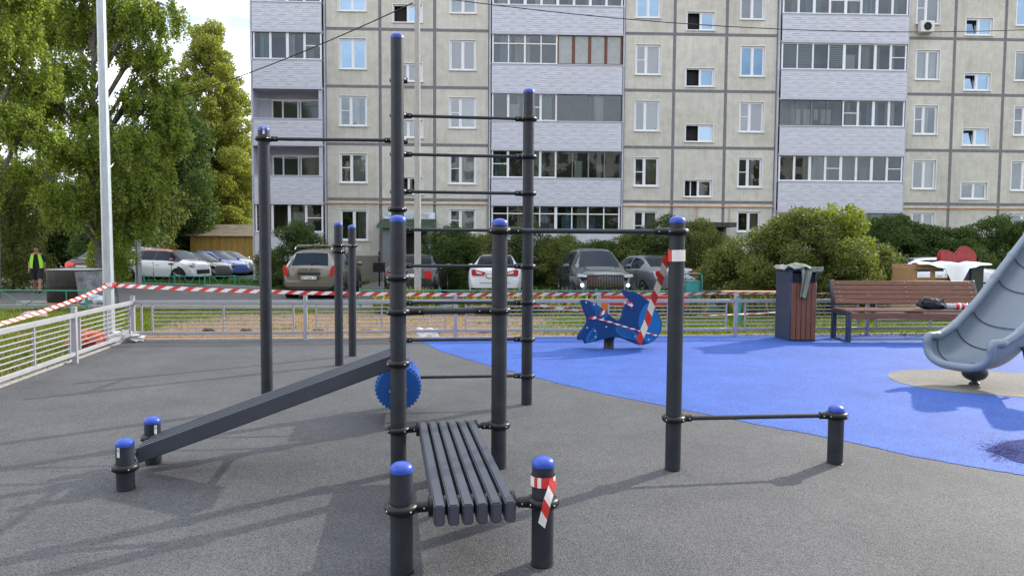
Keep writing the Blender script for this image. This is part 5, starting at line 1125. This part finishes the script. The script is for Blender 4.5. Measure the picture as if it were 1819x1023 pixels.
# beige suv, rear towards camera
e = car('suv', rearpos(549, 23.1), UP + R(1), P_beige, 'beige SUV with roof rails parked rear on behind the joined posts', cladding=True, H=.965)
for s in (1, -1):
    m = MB(); m.prism([(y * s, z) for y, z in smooth_poly([(.66, .76), (.80, .74), (.84, 1.06), (.80, 1.12), (.70, 1.02)], 1)], lambda a, b, t: Vector((t, a, b)), -.035, .10); m.build('tail_lamp', M_lampr, e)
    m = MB(); m.tube([(.55, s * .60, 1.60), (.7, s * .60, 1.70), (2.4, s * .60, 1.72), (2.6, s * .60, 1.64)], .018, 8); m.build('roof_rail', M_chrome, e)
for x in (.95, 2.1): m = MB(); m.bar((x, -.62, 1.755), (x, .62, 1.755), .07, .03); m.build('cross_bar', M_chrome, e)
endbox(e, -.005, -.36, .36, .80, .88, M_trim, 'tailgate_trim', .03, -1); plate(e, -.03, .70, 'C871AA 750')
m = MB(); m.prism([(0, .06), (.035, 0), (0, -.06), (-.035, 0)], lambda a, b, t: Vector((t, a, .975 + b)), -.012, .02); m.build('badge', M_chrome, e)
m = MB(); m.bar((.10, -.02, 1.14), (.22, -.34, 1.22), .02, .02); m.build('wiper', M_trim, e)
# black saloon, rear
e = car('sedan', rearpos(727, 23.4), UP, P_black, 'black saloon parked rear on in front of the entrance, partly behind the concrete pole')
for s in (1, -1):
    m = MB(); m.prism([(y * s, z) for y, z in smooth_poly([(.44, .90), (.72, .96), (.76, .74), (.70, .64), (.52, .70)], 1)], lambda a, b, t: Vector((t, a, b)), -.03, .12); m.build('tail_lamp', M_lampr, e)
plate(e, -.02, .78, ''); 
# white saloon, rear
e = car('sedan', rearpos(879, 23.4), UP, P_white, 'white saloon with slanted red tail lamps parked rear on behind the wall bars')
for s in (1, -1):
    m = MB(); m.prism([(y * s, z) for y, z in [(.30, .90), (.70, 1.0), (.78, .96), (.76, .80), (.36, .80)]], lambda a, b, t: Vector((t, a, b)), -.03, .10); lo_ = m.build('tail_lamp', M_lampr, e, bevel=.006)
    m = MB(); m.prism([(y * s, z) for y, z in [(.42, .88), (.62, .945), (.60, .86), (.42, .84)]], lambda a, b, t: Vector((t, a, b)), -.036, -.028); m.build('lamp_lens', M_lampw, lo_)
plate(e, -.02, .78, ''); endbox(e, -.002, -.5, .5, .55, .56, M_arch, 'boot_seam', .012, -1, 0)
m = MB(); m.ball((-.012, 0, .96), .05, 12, (.3, 1.3, .8)); m.build('badge', M_chrome, e)
# dark grey suv, front
fx = at(1056, 500, 21.5); e = car('suv', (fx.x + .02, 21.5 + 4.5, A), -UP + R(4), P_grey, 'dark grey SUV facing the camera with lit fog lamps and upright grille bars', H=1.0)
Lx = 4.5
endbox(e, Lx + .0, -.56, .56, .52, .90, M_arch, 'grille', .02, 1, .01)
for i in range(23): y = -.53 + i * 1.06 / 22; m = MB(); m.bx(Lx + .02, Lx + .035, y - .011, y + .011, .53 + .03 * abs(y), .89 - .05 * abs(y)); m.build('grille_bar', M_chrome, e)
text_part(e, 'JAECOO', (Lx + .045, 0, .80), .13, M_chrome, 'badge_text', (math.pi / 2, 0, math.pi / 2), .006)
for s in (1, -1):
    m = MB(); m.prism([(y * s, z) for y, z in [(.58, .83), (.84, .85), (.82, .93), (.56, .90)]], lambda a, b, t: Vector((t, a, b)), Lx - .32, Lx + .02); m.build('head_lamp', M_lampw, e, bevel=.006)
    m = MB(); m.lathe([(.05, 0), (.045, .03), (.02, .04)], (Lx - .03, s * .70, .60), 16, Matrix.Rotation(UP, 3, 'Y')); m.build('fog_lamp', mat('fog_lamp_lit', (.9, .9, .85), .3, emit=(1, .96, .86), est=3.5), e)
endbox(e, Lx - .02, -.62, .62, .28, .48, M_trim, 'lower_bumper', .04, 1)
# silver saloon rear three quarter
e = car('sedan', rearpos(1204, 24.0), UP + R(15), P_silver, 'silver saloon parked at an angle between the dark SUV and the big shrub')
for s in (1, -1):
    m = MB(); m.prism([(y * s, z) for y, z in smooth_poly([(.42, .98), (.74, 1.0), (.80, .84), (.72, .76), (.46, .84)], 1)], lambda a, b, t: Vector((t, a, b)), -.03, .14); m.build('tail_lamp', M_lampr, e)
plate(e, -.02, .78, '')
# boxy hatchback side on
def sidepos(px0, Y, z=A - .04): p = at(px0, 500, Y); return Vector((p.x, Y, z))
e = car('box', sidepos(232, 35.2), R(-14), P_white, 'white boxy hatchback with a red roof parked side on beyond the green fence', roofm=P_red)
for s in (1, -1):
    m = MB(); m.prism([(y * s, z) for y, z in smooth_poly([(.50, .78), (.76, .80), (.74, .94), (.54, .90)], 1)], lambda a, b, t: Vector((t, a, b)), 3.75, 4.12); m.build('head_lamp', M_lampw, e)
    m = MB(); m.prism([(y * s, z) for y, z in smooth_poly([(.60, .85), (.74, .85), (.74, 1.2), (.62, 1.2)], 1)], lambda a, b, t: Vector((t, a, b)), .0, .2); m.build('tail_lamp', M_lampr, e)
endbox(e, 4.13, -.45, .45, .42, .62, M_trim, 'grille', .04, 1)
m = MB(); m.bx(2.95, 3.2, -.925, -.90, .86, .92); m.build('side_badge', M_trim, e)
for (k_, px, Y, yw, pm, lb) in [('hatch', 282, 37.5, -20, P_char, 'dark grey hatchback just behind the white boxy hatchback'), ('hatch', 322, 40.5, -20, P_blue, 'bright blue hatchback third in the row by the shed'), ('hatch', 348, 43.5, -20, P_silver, 'silver hatchback last in the row beside the building corner'), ('suv', 196, 39.0, -10, P_silver, 'grey van like car mostly hidden behind the dull grey pole')]:
    e = car(k_, sidepos(px, Y), R(yw), pm, lb)
    Lk = SPEC[k_]['L']
    for s in (1, -1):
        m = MB(); m.prism([(y * s, z) for y, z in smooth_poly([(.48, .70), (.74, .74), (.72, .86), (.52, .82)], 1)], lambda a, b, t: Vector((t, a, b)), Lk - .5, Lk - .03); m.build('head_lamp', M_lampw, e)
# maroon saloon at left
e = car('sedan', sidepos(146, 32.6), R(89), P_maroon, 'dark maroon saloon with glowing red tail lamps under the birch', H=1.06)
M_lampon = mat('tail_lamp_lit', (.6, .02, .02), .2, emit=(1, .08, .05), est=.5)
for s in (1, -1):
    m = MB(); m.prism([(y * s, z) for y, z in smooth_poly([(.36, .92), (.74, .96), (.78, .84), (.70, .78), (.38, .82)], 1)], lambda a, b, t: Vector((t, a, b)), -.03, .12); m.build('tail_lamp', M_lampon, e)
plate(e, -.02, .78, ''); endbox(e, -.01, -.36, .36, .90, .94, M_lampr, 'light_strip', .02, -1)
# white car to the right behind the crate
e = car('sedan', sidepos(1768, 25.2, A), R(176), P_white, 'white saloon parked side on behind the crate and the slide')
# ------------------------------------------------------------------ person
def person(loc, yaw):
    e = empty('person', loc, yaw, 'person in black with a bright yellow green vest walking beside the wrapped pallet', 'person')
    # skeleton: front is -Y, height 1.66
    P = [(0, 0, .86), (0, 0, 1.06), (0, -.01, 1.26), (0, 0, 1.38), (0, -.015, 1.45), (0, -.03, 1.545), (0, -.02, 1.61)]
    Rd = [.135, .12, .145, .085, .05, .082, .07]; E = [(i, i + 1) for i in range(6)]
    def chain(root, pts, rads):
        pr = root
        for p, r in zip(pts, rads): P.append(p); Rd.append(r); E.append((pr, len(P) - 1)); pr = len(P) - 1
        return pr
    for s, sw in ((1, .20), (-1, -.20)):
        chain(0, [(s * .09, 0, .82), (s * .10, -sw * .6, .46), (s * .10, -sw * 1.2 + .08 * (1 if sw < 0 else 0), .08), (s * .11, -sw * 1.2 - .13, .035)], [.095, .062, .04, .035])
    hands = []
    for s, sw in ((1, -.12), (-1, .10)):
        k = chain(3, [(s * .17, 0, 1.36), (s * .22, .02 - sw * .3, 1.10), (s * .22, -.03 - sw, .87), (s * .22, -.05 - sw, .80)], [.058, .042, .029, .03])
        b = P[k]
        for f in range(4): chain(k, [(b[0] + s * .004, b[1] - .024 + f * .016, b[2] - .045), (b[0] - s * .006, b[1] - .026 + f * .017, b[2] - .085 - (.008 if f in (1, 2) else 0))], [.009, .008])
        chain(k, [(b[0] - s * .01, b[1] - .038, b[2] - .02), (b[0] - s * .015, b[1] - .052, b[2] - .05)], [.01, .008])
    me = bpy.data.meshes.new('body'); me.from_pydata(P, E, []); o = bpy.data.objects.new('body', me); link(o); o.parent = e
    me.skin_vertices.new(name='') if hasattr(me.skin_vertices, 'new') else None
    sk = o.modifiers.new('skin', 'SKIN')
    for v, r in zip(me.skin_vertices[0].data, Rd): v.radius = (r, r * (.8 if r > .1 else 1))
    me.skin_vertices[0].data[0].use_root = True
    o.modifiers.new('sub', 'SUBSURF').render_levels = 2; me.materials.append(mat('skin', (.36, .19, .12), .6))
    m = MB(); m.lathe([(.128, .78), (.158, .86), (.15, .98), (.155, 1.1), (.175, 1.26), (.15, 1.36), (.08, 1.405)], (0, 0, 0), 20); m.v = [(x * 1.12, y * .84, z) for x, y, z in m.v]; m.build('shirt', mat('shirt_black', (.012, .012, .014), .85), e, ang=70)
    for s, sw in ((1, -.12), (-1, .10)): m = MB(); m.tube([(s * .14, 0, 1.35), (s * .20, .0, 1.25), (s * .225, .02 - sw * .25, 1.13)], [.07, .066, .06], 12); m.build('sleeve', MC['shirt_black'], e)
    m = MB()
    for s, sw in ((1, .20), (-1, -.20)): m.tube([(s * .07, 0, .92), (s * .095, -sw * .15, .74), (s * .10, -sw * .52, .50)], [.13, .115, .10], 14)
    m.build('shorts', mat('shorts_dark', (.02, .02, .024), .85), e, ang=60)
    for s in (1, -1):
        m = MB(); pts = [(.05, 1.40), (.145, 1.36), (.185, 1.2), (.18, .9), (.11, .88), (.085, 1.15)]
        m.prism([(x * s, z) for x, z in pts], lambda a, b, t: Vector((a, t - .02 * (1 if abs(a) < .12 else 0), b)), -.165, -.145); m.build('vest_front', mat('hi_vis', (.38, .85, .05), .6), e)
    m = MB(); m.prism([(-.17, 1.36), (.17, 1.36), (.19, .88), (-.19, .88)], lambda a, b, t: Vector((a, t, b)), .135, .155); m.build('vest_back', MC['hi_vis'], e)
    for s in (1, -1): m = MB(); m.bx(s * .178, s * .196, -.145, .14, .90, 1.18); m.build('vest_side', MC['hi_vis'], e)
    m = MB(); m.ball((0, .0, 1.585), .098, 16, (.9, 1.05, 1.02)); m.v = [(x, max(y, -.045) , z) for x, y, z in m.v]; m.build('hair', mat('hair_dark', (.02, .014, .01), .8), e)
    m = MB(); m.ball((0, -.108, 1.53), .016, 8, (.8, 1, 1.3)); [m.ball((s * .085, -.02, 1.535), .022, 8, (.5, 1, 1.4)) for s in (1, -1)]; m.build('nose_and_ears', MC['skin'], e)
    m = MB(); [m.ball((s * .032, -.100, 1.558), .009, 8) for s in (1, -1)]; m.bx(-.024, .024, -.108, -.09, 1.493, 1.501); m.build('eyes_and_mouth', mat('eye_dark', (.02, .012, .01), .5), e)
    for s, sw in ((1, .20), (-1, -.20)): m = MB(); m.ball((s * .105, -sw * 1.2 - .05 + .04 * (sw < 0), .045), .06, 12, (.8, 2.1, .75)); m.build('shoe', M_black, e)
    return e
p = at(67, 518, 25.5); person((p.x, 25.5, A - .01), R(25))
# ------------------------------------------------------------------ vegetation
def leaf_object(name, pts, size, mt, parent=None, droop=.0, asp=.62, nrm_bias=None, seed=1, kind=None):
    g = np.random.default_rng(seed); n = len(pts); pts = np.asarray(pts, float)
    sz = size * g.uniform(.65, 1.35, n)[:, None]
    a = g.normal(size=(n, 3)); a[:, 2] -= droop; a /= np.linalg.norm(a, axis=1)[:, None]
    b = g.normal(size=(n, 3)); b -= a * (a * b).sum(1)[:, None]; b /= np.linalg.norm(b, axis=1)[:, None]
    tip = pts + a * sz; l = pts + a * sz * .45 + b * sz * asp * .5; r = pts + a * sz * .45 - b * sz * asp * .5
    V = np.stack([pts, l, tip, r], 1).reshape(-1, 3)
    me = bpy.data.meshes.new(name); me.vertices.add(4 * n); me.vertices.foreach_set('co', V.ravel().astype(np.float32))
    me.loops.add(4 * n); me.loops.foreach_set('vertex_index', np.arange(4 * n, dtype=np.int32)); me.polygons.add(n)
    me.polygons.foreach_set('loop_start', np.arange(0, 4 * n, 4, dtype=np.int32)); me.polygons.foreach_set('loop_total', np.full(n, 4, np.int32))
    me.update(calc_edges=True); me.materials.append(mt); o = bpy.data.objects.new(name, me); link(o)
    if parent: o.parent = parent
    return o
M_bark = mat('bark', (.055, .045, .038), .95, var=.3, vscale=9, bump=.6, stretch=(3, 3, .7)); M_birch = mat('birch_bark', (.13, .12, .105), .9, var=.6, vscale=4, stretch=(1, 1, 4), detail=6)
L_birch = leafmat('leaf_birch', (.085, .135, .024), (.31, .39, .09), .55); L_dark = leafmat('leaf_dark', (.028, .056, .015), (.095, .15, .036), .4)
L_lime = leafmat('leaf_linden', (.085, .115, .024), (.34, .37, .085), .5); L_shrub = leafmat('leaf_shrub', (.048, .074, .020), (.18, .215, .055), .42); L_sunlit = leafmat('leaf_sunlit', (.11, .155, .025), (.27, .32, .055), .48)
def blob_points(n, blobs, g, shell=.55):
    """points in a union of ellipsoidal clumps, denser towards the clump surface"""
    vol = np.array([b[1][0] * b[1][1] * b[1][2] for b in blobs]) ** .75; k = g.choice(len(blobs), n, p=vol / vol.sum())
    d = g.normal(size=(n, 3)); d /= np.linalg.norm(d, axis=1)[:, None]; r = shell + (1 - shell) * g.random(n) ** .5; r *= g.uniform(.8, 1.12, n)
    C = np.array([b[0] for b in blobs])[k]; Rr = np.array([b[1] for b in blobs])[k]; return C + d * Rr * r[:, None]
def crown_blobs(g, base, rx, ry, z0, z1, n, r0, r1, shape='oval'):
    out = []; lim = []
    for i in range(n):
        t = ((i + .5) / n); z = z0 + (z1 - z0) * t
        if shape == 'oval': w = math.sin(math.pi * (.12 + .83 * t)) ** .7
        elif shape == 'cone': w = (1 - t) ** .7 * .95 + .08
        elif shape == 'egg': w = min(1, (1 - t) ** .55 * .98 + .12) * min(1, .7 + t * 2)
        else: w = math.sqrt(max(.05, 1 - t * t))
        a = i * 2.399 + g.uniform(-.4, .4); q = g.uniform(.35, .95) * w; rr = g.uniform(r0, r1) * (.6 + .4 * w)
        c = (base[0] + math.cos(a) * rx * q, base[1] + math.sin(a) * ry * q, z); out.append((c, (rr, rr, rr * g.uniform(.55, .8)))); lim.append(c)
    return out, lim
def tree(name, base, H, rx, ry, z0, n, leaf, lm, label, seed, shape='oval', r0=.8, r1=1.5, nb=60, tr=.16, bark=None, cat='tree', group=None, droop=.3, trunk=True, sparse=0):
    g = np.random.default_rng(seed); e = empty(name, base, 0, label, cat, group); bl, lim = crown_blobs(g, (0, 0), rx, ry, z0, H - r1 * .4, nb, r0, r1, shape)
    pts = blob_points(n, bl, g)
    k2 = int(n * .12); tw = np.array(bl and [b[0] for b in bl]); 
    leaf_object('crown', pts, leaf, lm, e, droop, seed=seed)
    m = MB(); m.tube([(0, 0, -.2), (.03, 0, H * .25), (-.05, .04, H * .55), (.02, 0, H * .88)], [tr, tr * .8, tr * .5, tr * .1], 10)
    for c in lim[::2]:
        zb = max(z0 * .6, c[2] * .62); m.tube([(0, 0, zb), (c[0] * .5, c[1] * .5, zb + (c[2] - zb) * .6), (c[0] * .95, c[1] * .95, c[2])], [tr * .28, tr * .16, tr * .04], 6)
    m.build('trunk', bark or M_bark, e, fixn=False); return e
def birch(base, H, lobes, n, seed, label, leaf=.075, strings=900):
    """weeping birch: limbs, then hanging twigs strung with small leaves"""
    g = np.random.default_rng(seed); e = empty('birch_tree', base, 0, label, 'tree'); m = MB()
    m.tube([(0, 0, -.2), (.1, 0, H * .2), (-.15, .1, H * .45), (.1, 0, H * .7), (0, .1, H * .97)], [.17, .14, .11, .06, .02], 12)
    S_ = []; k_ = 0
    for (cx, cy, cz, rx, rz_) in lobes:
        zb = max(1.5, cz - 1.2 - abs(cx) * .5); mid = (cx * .45, cy * .45, zb + (cz - zb) * .7); m.tube([(0, 0, zb), mid, (cx * .8, cy * .8, cz + .3), (cx, cy, cz + .2)], [.085, .06, .035, .012], 8)
        for _ in range(5):
            a = g.uniform(0, 6.28); m.tube([mid, (cx * .8 + math.cos(a) * rx * .4, cy * .8 + math.sin(a) * rx * .4, cz + .3), (cx + math.cos(a) * rx * .8, cy + math.sin(a) * rx * .8, cz - .1)], [.03, .018, .006], 5)
        for _ in range(int(strings * rx * rx / 4)):
            d = g.normal(size=3); d /= np.linalg.norm(d); r = g.random() ** .4; s = np.array([cx, cy, cz]) + d * r * np.array([rx, rx, rz_ * .6]); S_.append((s, g.uniform(.4, 1.7) * (rz_ / 1.6)))
    per = n // len(S_); P = []
    for s, L in S_:
        t = np.sort(g.random(per)); dx, dy = g.normal(0, .12, 2); x = s[0] + dx * t + g.normal(0, .05, per); y = s[1] + dy * t + g.normal(0, .05, per); z = s[2] - L * t + g.normal(0, .04, per); P.append(np.stack([x, y, z], 1))
    P = np.concatenate(P); P = P[P[:, 2] > .25]; leaf_object('crown', P, leaf, L_birch, e, .8, asp=.75, seed=seed)
    for s, L in S_[::6]: m.tube([tuple(s), (s[0] + .03, s[1], s[2] - L * .5), (s[0] + .05, s[1], s[2] - L)], .006, 3, cap=False)
    m.build('trunk', M_birch, e, fixn=False); return e
def lobe(px, py, rpx, rzpx, Y, base, dy=0):
    p = at(px, py, Y + dy); k = (Y + dy) / FPX; return (p.x - base.x, p.y - base.y, p.z - base.z, rpx * k, rzpx * k)
B1 = at(176, 505, 27.0); B1.z = A
lb = [lobe(*a, 27.0, B1, dy) for a, dy in [((262, 105, 34, 34), 0), ((305, 150, 26, 36), .5), ((318, 225, 24, 50), .3), ((285, 90, 26, 24), 0), ((160, 190, 40, 40), 0), ((250, 330, 50, 60), .5), ((265, 150, 30, 30), .5), ((235, 390, 40, 40), 0), ((300, 190, 28, 40), 0), ((235, 20, 60, 60), 0), ((150, 30, 70, 70), 1), ((300, 20, 30, 50), 0), ((60, 20, 70, 70), 1.5), ((120, 120, 50, 50), -1), ((255, 175, 48, 45), 0), ((200, 240, 70, 50), -1), ((290, 235, 36, 45), .5), ((120, 260, 55, 45), -.5), ((230, 320, 60, 55), -.5), ((120, 345, 55, 50), -1), ((275, 300, 35, 45), 1), ((60, 170, 60, 55), 0), ((30, 300, 55, 55), .5), ((212, 395, 34, 45), 0), ((180, -70, 90, 70), 0), ((70, -80, 80, 60), 0), ((222, 90, 30, 30), 0)]]
birch(B1, 14.5, lb, 210000, 11, 'large weeping birch hanging over the left of the yard', strings=330, leaf=.085)
B2 = at(-10, 520, 23.0); B2.z = A
lb = [lobe(*a, 23.0, B2, dy) for a, dy in [((10, 60, 60, 60), 0), ((60, 130, 45, 50), .5), ((20, 210, 55, 50), 0), ((75, 230, 35, 40), 0), ((10, -30, 70, 50), 0), ((-40, 120, 60, 60), 1), ((-50, 300, 60, 60), 0)]]
birch(B2, 12.5, lb, 60000, 12, 'dark birch at the left edge in front of the large birch', strings=330, leaf=.085)
b = at(376, 470, 59); tree('linden_tree', (b.x, 59, -.2), 20.0, 4.3, 3.8, 3.6, 130000, .17, L_lime, 'tall yellow green linden beside the building corner', 21, 'egg', .7, 1.5, 96, .3, droop=.2)
b = at(318, 470, 53); tree('dark_tree', (b.x, 53, -.2), 13.2, 2.6, 2.6, 1.5, 50000, .18, L_dark, 'dark green tree between the birch and the linden', 22, 'oval', .9, 1.5, 60, .25)
b = at(424, 470, 62); tree('linden_tree', (b.x, 62, -.2), 11.6, 2.9, 2.6, 2.5, 40000, .17, L_lime, 'lower yellow green tree above the shed at the building corner', 23, 'oval', .8, 1.3, 44, .2)
for i, (px, Y, H, rx, nm) in enumerate([(250, 50, 8.5, 3.4, 'dark bushy tree behind the dull grey pole'), (170, 54, 7.0, 4.2, 'dark bushy tree behind the maroon saloon'), (80, 50, 6.0, 4.0, 'dark bushy tree behind the person in the vest'), (-10, 44, 6.5, 3.6, 'dark bushy tree at the far left edge'), (210, 43, 4.2, 1.7, 'low dark shrub between the maroon saloon and the dull grey pole'), (300, 57, 7.0, 4.0, 'dark bushy tree left of the shed'), (120, 66, 11, 5.5, 'distant dark tree behind the birch trunk'), (20, 64, 9, 5.5, 'distant dark tree seen through the left birch')]):
    b = at(px, 470, Y); tree('bushy_tree', (b.x, Y, -.2), H, rx, rx * .8, .3, 26000, .19, L_dark if i % 3 else L_shrub, nm, 30 + i, 'oval', .8, 1.5, 46, .14)
b = at(195, 470, 29.5); tree('young_tree', (b.x, 29.5, A), 2.9, .85, .8, .2, 14000, .075, L_birch, 'young leafy tree behind the steel lamp pole', 44, 'oval', .3, .55, 30, .05)
b = at(5, 470, 26); tree('leafy_shrub', (b.x, 26.5, A), 4.0, 1.2, 1.0, .2, 16000, .09, L_shrub, 'green shrub at the left edge beyond the road', 45, 'dome', .4, .7, 34, .05, cat='shrub')
def shrub(px, Y, H, rx, n, lm, label, seed, leaf=.075, ry=None, r0=.28, r1=.55, nb=46, shape='dome'):
    b = at(px, 500, Y); e = empty('shrub', (b.x, Y, -.17), 0, label, 'shrub'); g = np.random.default_rng(seed); bl, lim = crown_blobs(g, (0, 0), rx, ry or rx * .8, .25, H - r1 * .5, nb, r0, r1, shape)
    P = blob_points(n, bl, g, .35); up = g.random((int(n * .06), 3)); 
    leaf_object('foliage', P, leaf, lm, e, -.3, asp=.5, seed=seed); m = MB()
    for c in lim[::2]: m.tube([(c[0] * .12, c[1] * .12, 0), (c[0] * .6, c[1] * .6, c[2] * .5), c], [.022, .014, .005], 5)
    m.build('stem', M_bark, e, fixn=False); return e
shrub(535, 29.0, 2.9, 1.7, 30000, L_dark, 'dark shrub behind the beige SUV under the ground floor balcony', 51); shrub(595, 30.5, 1.9, .6, 7000, L_dark, 'small dark bush right of the beige SUV', 52, nb=20)
shrub(478, 30.5, 1.8, .5, 5000, L_shrub, 'small bush at the left corner of the building', 53, nb=16)
for i, (px, Y, H, rx, lb_) in enumerate([(800, 29.0, 2.7, 1.3, 'dark shrub right of the entrance'), (865, 29.8, 2.5, 1.5, 'shrub behind the white saloon'), (935, 30.2, 2.9, 1.6, 'shrub behind the tall wall bars'), (1000, 29.7, 2.4, 1.5, 'shrub behind the roof of the dark SUV'), (1065, 29.9, 2.2, 1.5, 'shrub above the right side of the dark SUV'), (1125, 29.6, 2.5, 1.4, 'shrub between the dark SUV and silver saloon'), (1180, 29.2, 3.2, 1.4, 'dark leafy shrub behind the silver saloon'), (1240, 28.5, 3.0, 1.5, 'dark shrub behind the right hand tall post')]):
    shrub(px, Y, H, rx, 26000, L_shrub if i % 2 else L_dark, lb_, 60 + i, r0=.18, r1=.5, nb=80, shape='oval')
# big shrub by the parked cars, built of three leaders
e = shrub(1425, 19.9, 3.0, 2.25, 95000, L_shrub, 'large spreading shrub behind the litter bin, catching sun on its crown', 71, .07, 1.9, .3, .62, 110)
shrub(1560, 20.3, 2.0, .85, 18000, L_shrub, 'right hand lobe shrub behind the bench', 72, .07, nb=40); shrub(1488, 19.6, 3.12, .95, 15000, L_sunlit, 'top of the large shrub, leaf colour lightened to show sun on it', 73, .075, .6, .14, .36, 44, 'oval')  # sunlight on the shrub top is put into a paler leaf colour
shrub(1290, 20.8, 2.0, .8, 16000, L_shrub, 'left lobe of the shrub next to the teal litter bin', 74, .07, nb=36)
for i, (px, Y, H, rx, lb_) in enumerate([(1580, 28.5, 3.3, 1.9, 'dark lilac hedge bush behind the large shrub'), (1640, 28.7, 2.9, 1.7, 'dark hedge bush left of the red rocker panel'), (1700, 28.4, 2.8, 1.8, 'dark hedge bush behind the red rocker panel'), (1765, 28.6, 3.3, 1.9, 'tall dark hedge bush above the slide'), (1840, 28.5, 3.2, 1.9, 'dark hedge bush at the right edge'), (1720, 25.8, 1.9, 1.2, 'low dark bush behind the crate'), (1930, 28, 3.0, 1.8, 'dark hedge bush outside the right edge')]):
    shrub(px, Y + .5, H, rx, 34000, L_dark, lb_, 80 + i, .085, r0=.2, r1=.55, nb=90, shape='oval')
# grass and weeds
def grass(name, n, xr, yr, h0, h1, lab, seed, mask=None, c=((.05, .09, .015), (.22, .27, .05))):
    g = np.random.default_rng(seed); x = g.uniform(*xr, n); y = g.uniform(*yr, n)
    if mask is not None: k = mask(x, y, g); x, y = x[k], y[k]
    n = len(x); z = np.array([gz(v) for v in y]); h = g.uniform(h0, h1, n) * (.4 + .6 * g.random(n)); a = g.uniform(0, 6.28, n); w = .004 + .006 * g.random(n) + h * .012; lx = g.normal(0, .25, n) * h; ly = g.normal(0, .25, n) * h
    P0 = np.stack([x - np.cos(a) * w, y - np.sin(a) * w, z - .01], 1); P1 = np.stack([x + np.cos(a) * w, y + np.sin(a) * w, z - .01], 1); P2 = np.stack([x + lx * .4 + np.cos(a) * w * .7, y + ly * .4, z + h * .6], 1); P3 = np.stack([x + lx, y + ly, z + h], 1)
    V = np.stack([P0, P1, P2, P3], 1).reshape(-1, 3); me = bpy.data.meshes.new(name); me.vertices.add(4 * n); me.vertices.foreach_set('co', V.ravel().astype(np.float32)); me.loops.add(4 * n); me.loops.foreach_set('vertex_index', np.arange(4 * n, dtype=np.int32)); me.polygons.add(n)
    me.polygons.foreach_set('loop_start', np.arange(0, 4 * n, 4, dtype=np.int32)); me.polygons.foreach_set('loop_total', np.full(n, 4, np.int32)); me.update(calc_edges=True); me.materials.append(leafmat('blade_' + str(seed), c[0], c[1], .35)); o = bpy.data.objects.new(name, me); link(o); return tag(o, lab, 'grass', kind='stuff')
def lawn_mask(x, y, g):
    from mathutils import noise as N
    k = np.array([N.noise(Vector((a * .8, b * .8, 0))) for a, b in zip(x, y)]); 
    dirt = np.clip((20.2 - y) / 2.4, 0, 1) * np.clip((2.0 - x) / 2.5, 0, 1) * np.clip((x + 7.6) / 1.4, .25, 1)
    return (g.random(len(x)) > np.clip(dirt * 1.15 + k * .6, 0, .97)) & (x > -6.3 - (12 - y) * .2 - 5)
grass('lawn_grass', 150000, (-13.5, 13.5), (12.75, 19.4), .03, .12, 'short lawn grass growing through the bare earth behind the railing', 91, lawn_mask)
grass('lawn_grass', 50000, (-13, -5.6), (8.2, 19.2), .03, .12, 'short lawn grass outside the side railing at left', 92, lambda x, y, g: x < FC.x - .22 + (FC.y - y) * .222)
grass('weeds', 42000, (-3.5, 8.5), (18.2, 20.2), .15, .72, 'tall weeds and seed heads along the thin green fence', 93, lambda x, y, g: (np.sin(x * 1.9 + 1) + np.sin(x * 4.3) * .6 + g.random(len(x)) * 2.2) > 1.1, ((.06, .09, .015), (.34, .33, .09)))
grass('lawn_grass', 40000, (-18.6, -10.2), (30.0, 34.5), .05, .22, 'grass strip under the parked hatchbacks', 94, lambda x, y, g: y > 30.1 - (x + 13.5) * .3 * (x < -13.5) - (x + 13.5) * .4 * (x > -13.5), ((.03, .07, .012), (.10, .17, .03)))
grass('lawn_grass', 24000, (-9.5, 12), (28.7, 33.5), .08, .35, 'rough grass along the foot of the building', 95, lambda x, y, g: ~((x > -6.6) & (x < -4.9)), ((.03, .07, .012), (.10, .17, .03)))

for i, (x, y, H) in enumerate([(-30, -26, 10.5), (-19, -30, 12.5), (-9, -27, 9.0), (3, -31, 12.0), (14, -28, 9.5), (24, -30, 12.5), (36, -27, 11)]):
    tree('yard_tree', (x, y, 0), H * 1.5, 4.8, 3.6, 2.0, 9000, .46, L_dark, '%s broad tree from the left in the row behind the viewpoint' % ['first', 'second', 'third', 'fourth', 'fifth', 'sixth', 'seventh'][i], 120 + i, 'oval', 1.2, 2.2, 30, .2, group='trees behind the viewpoint')
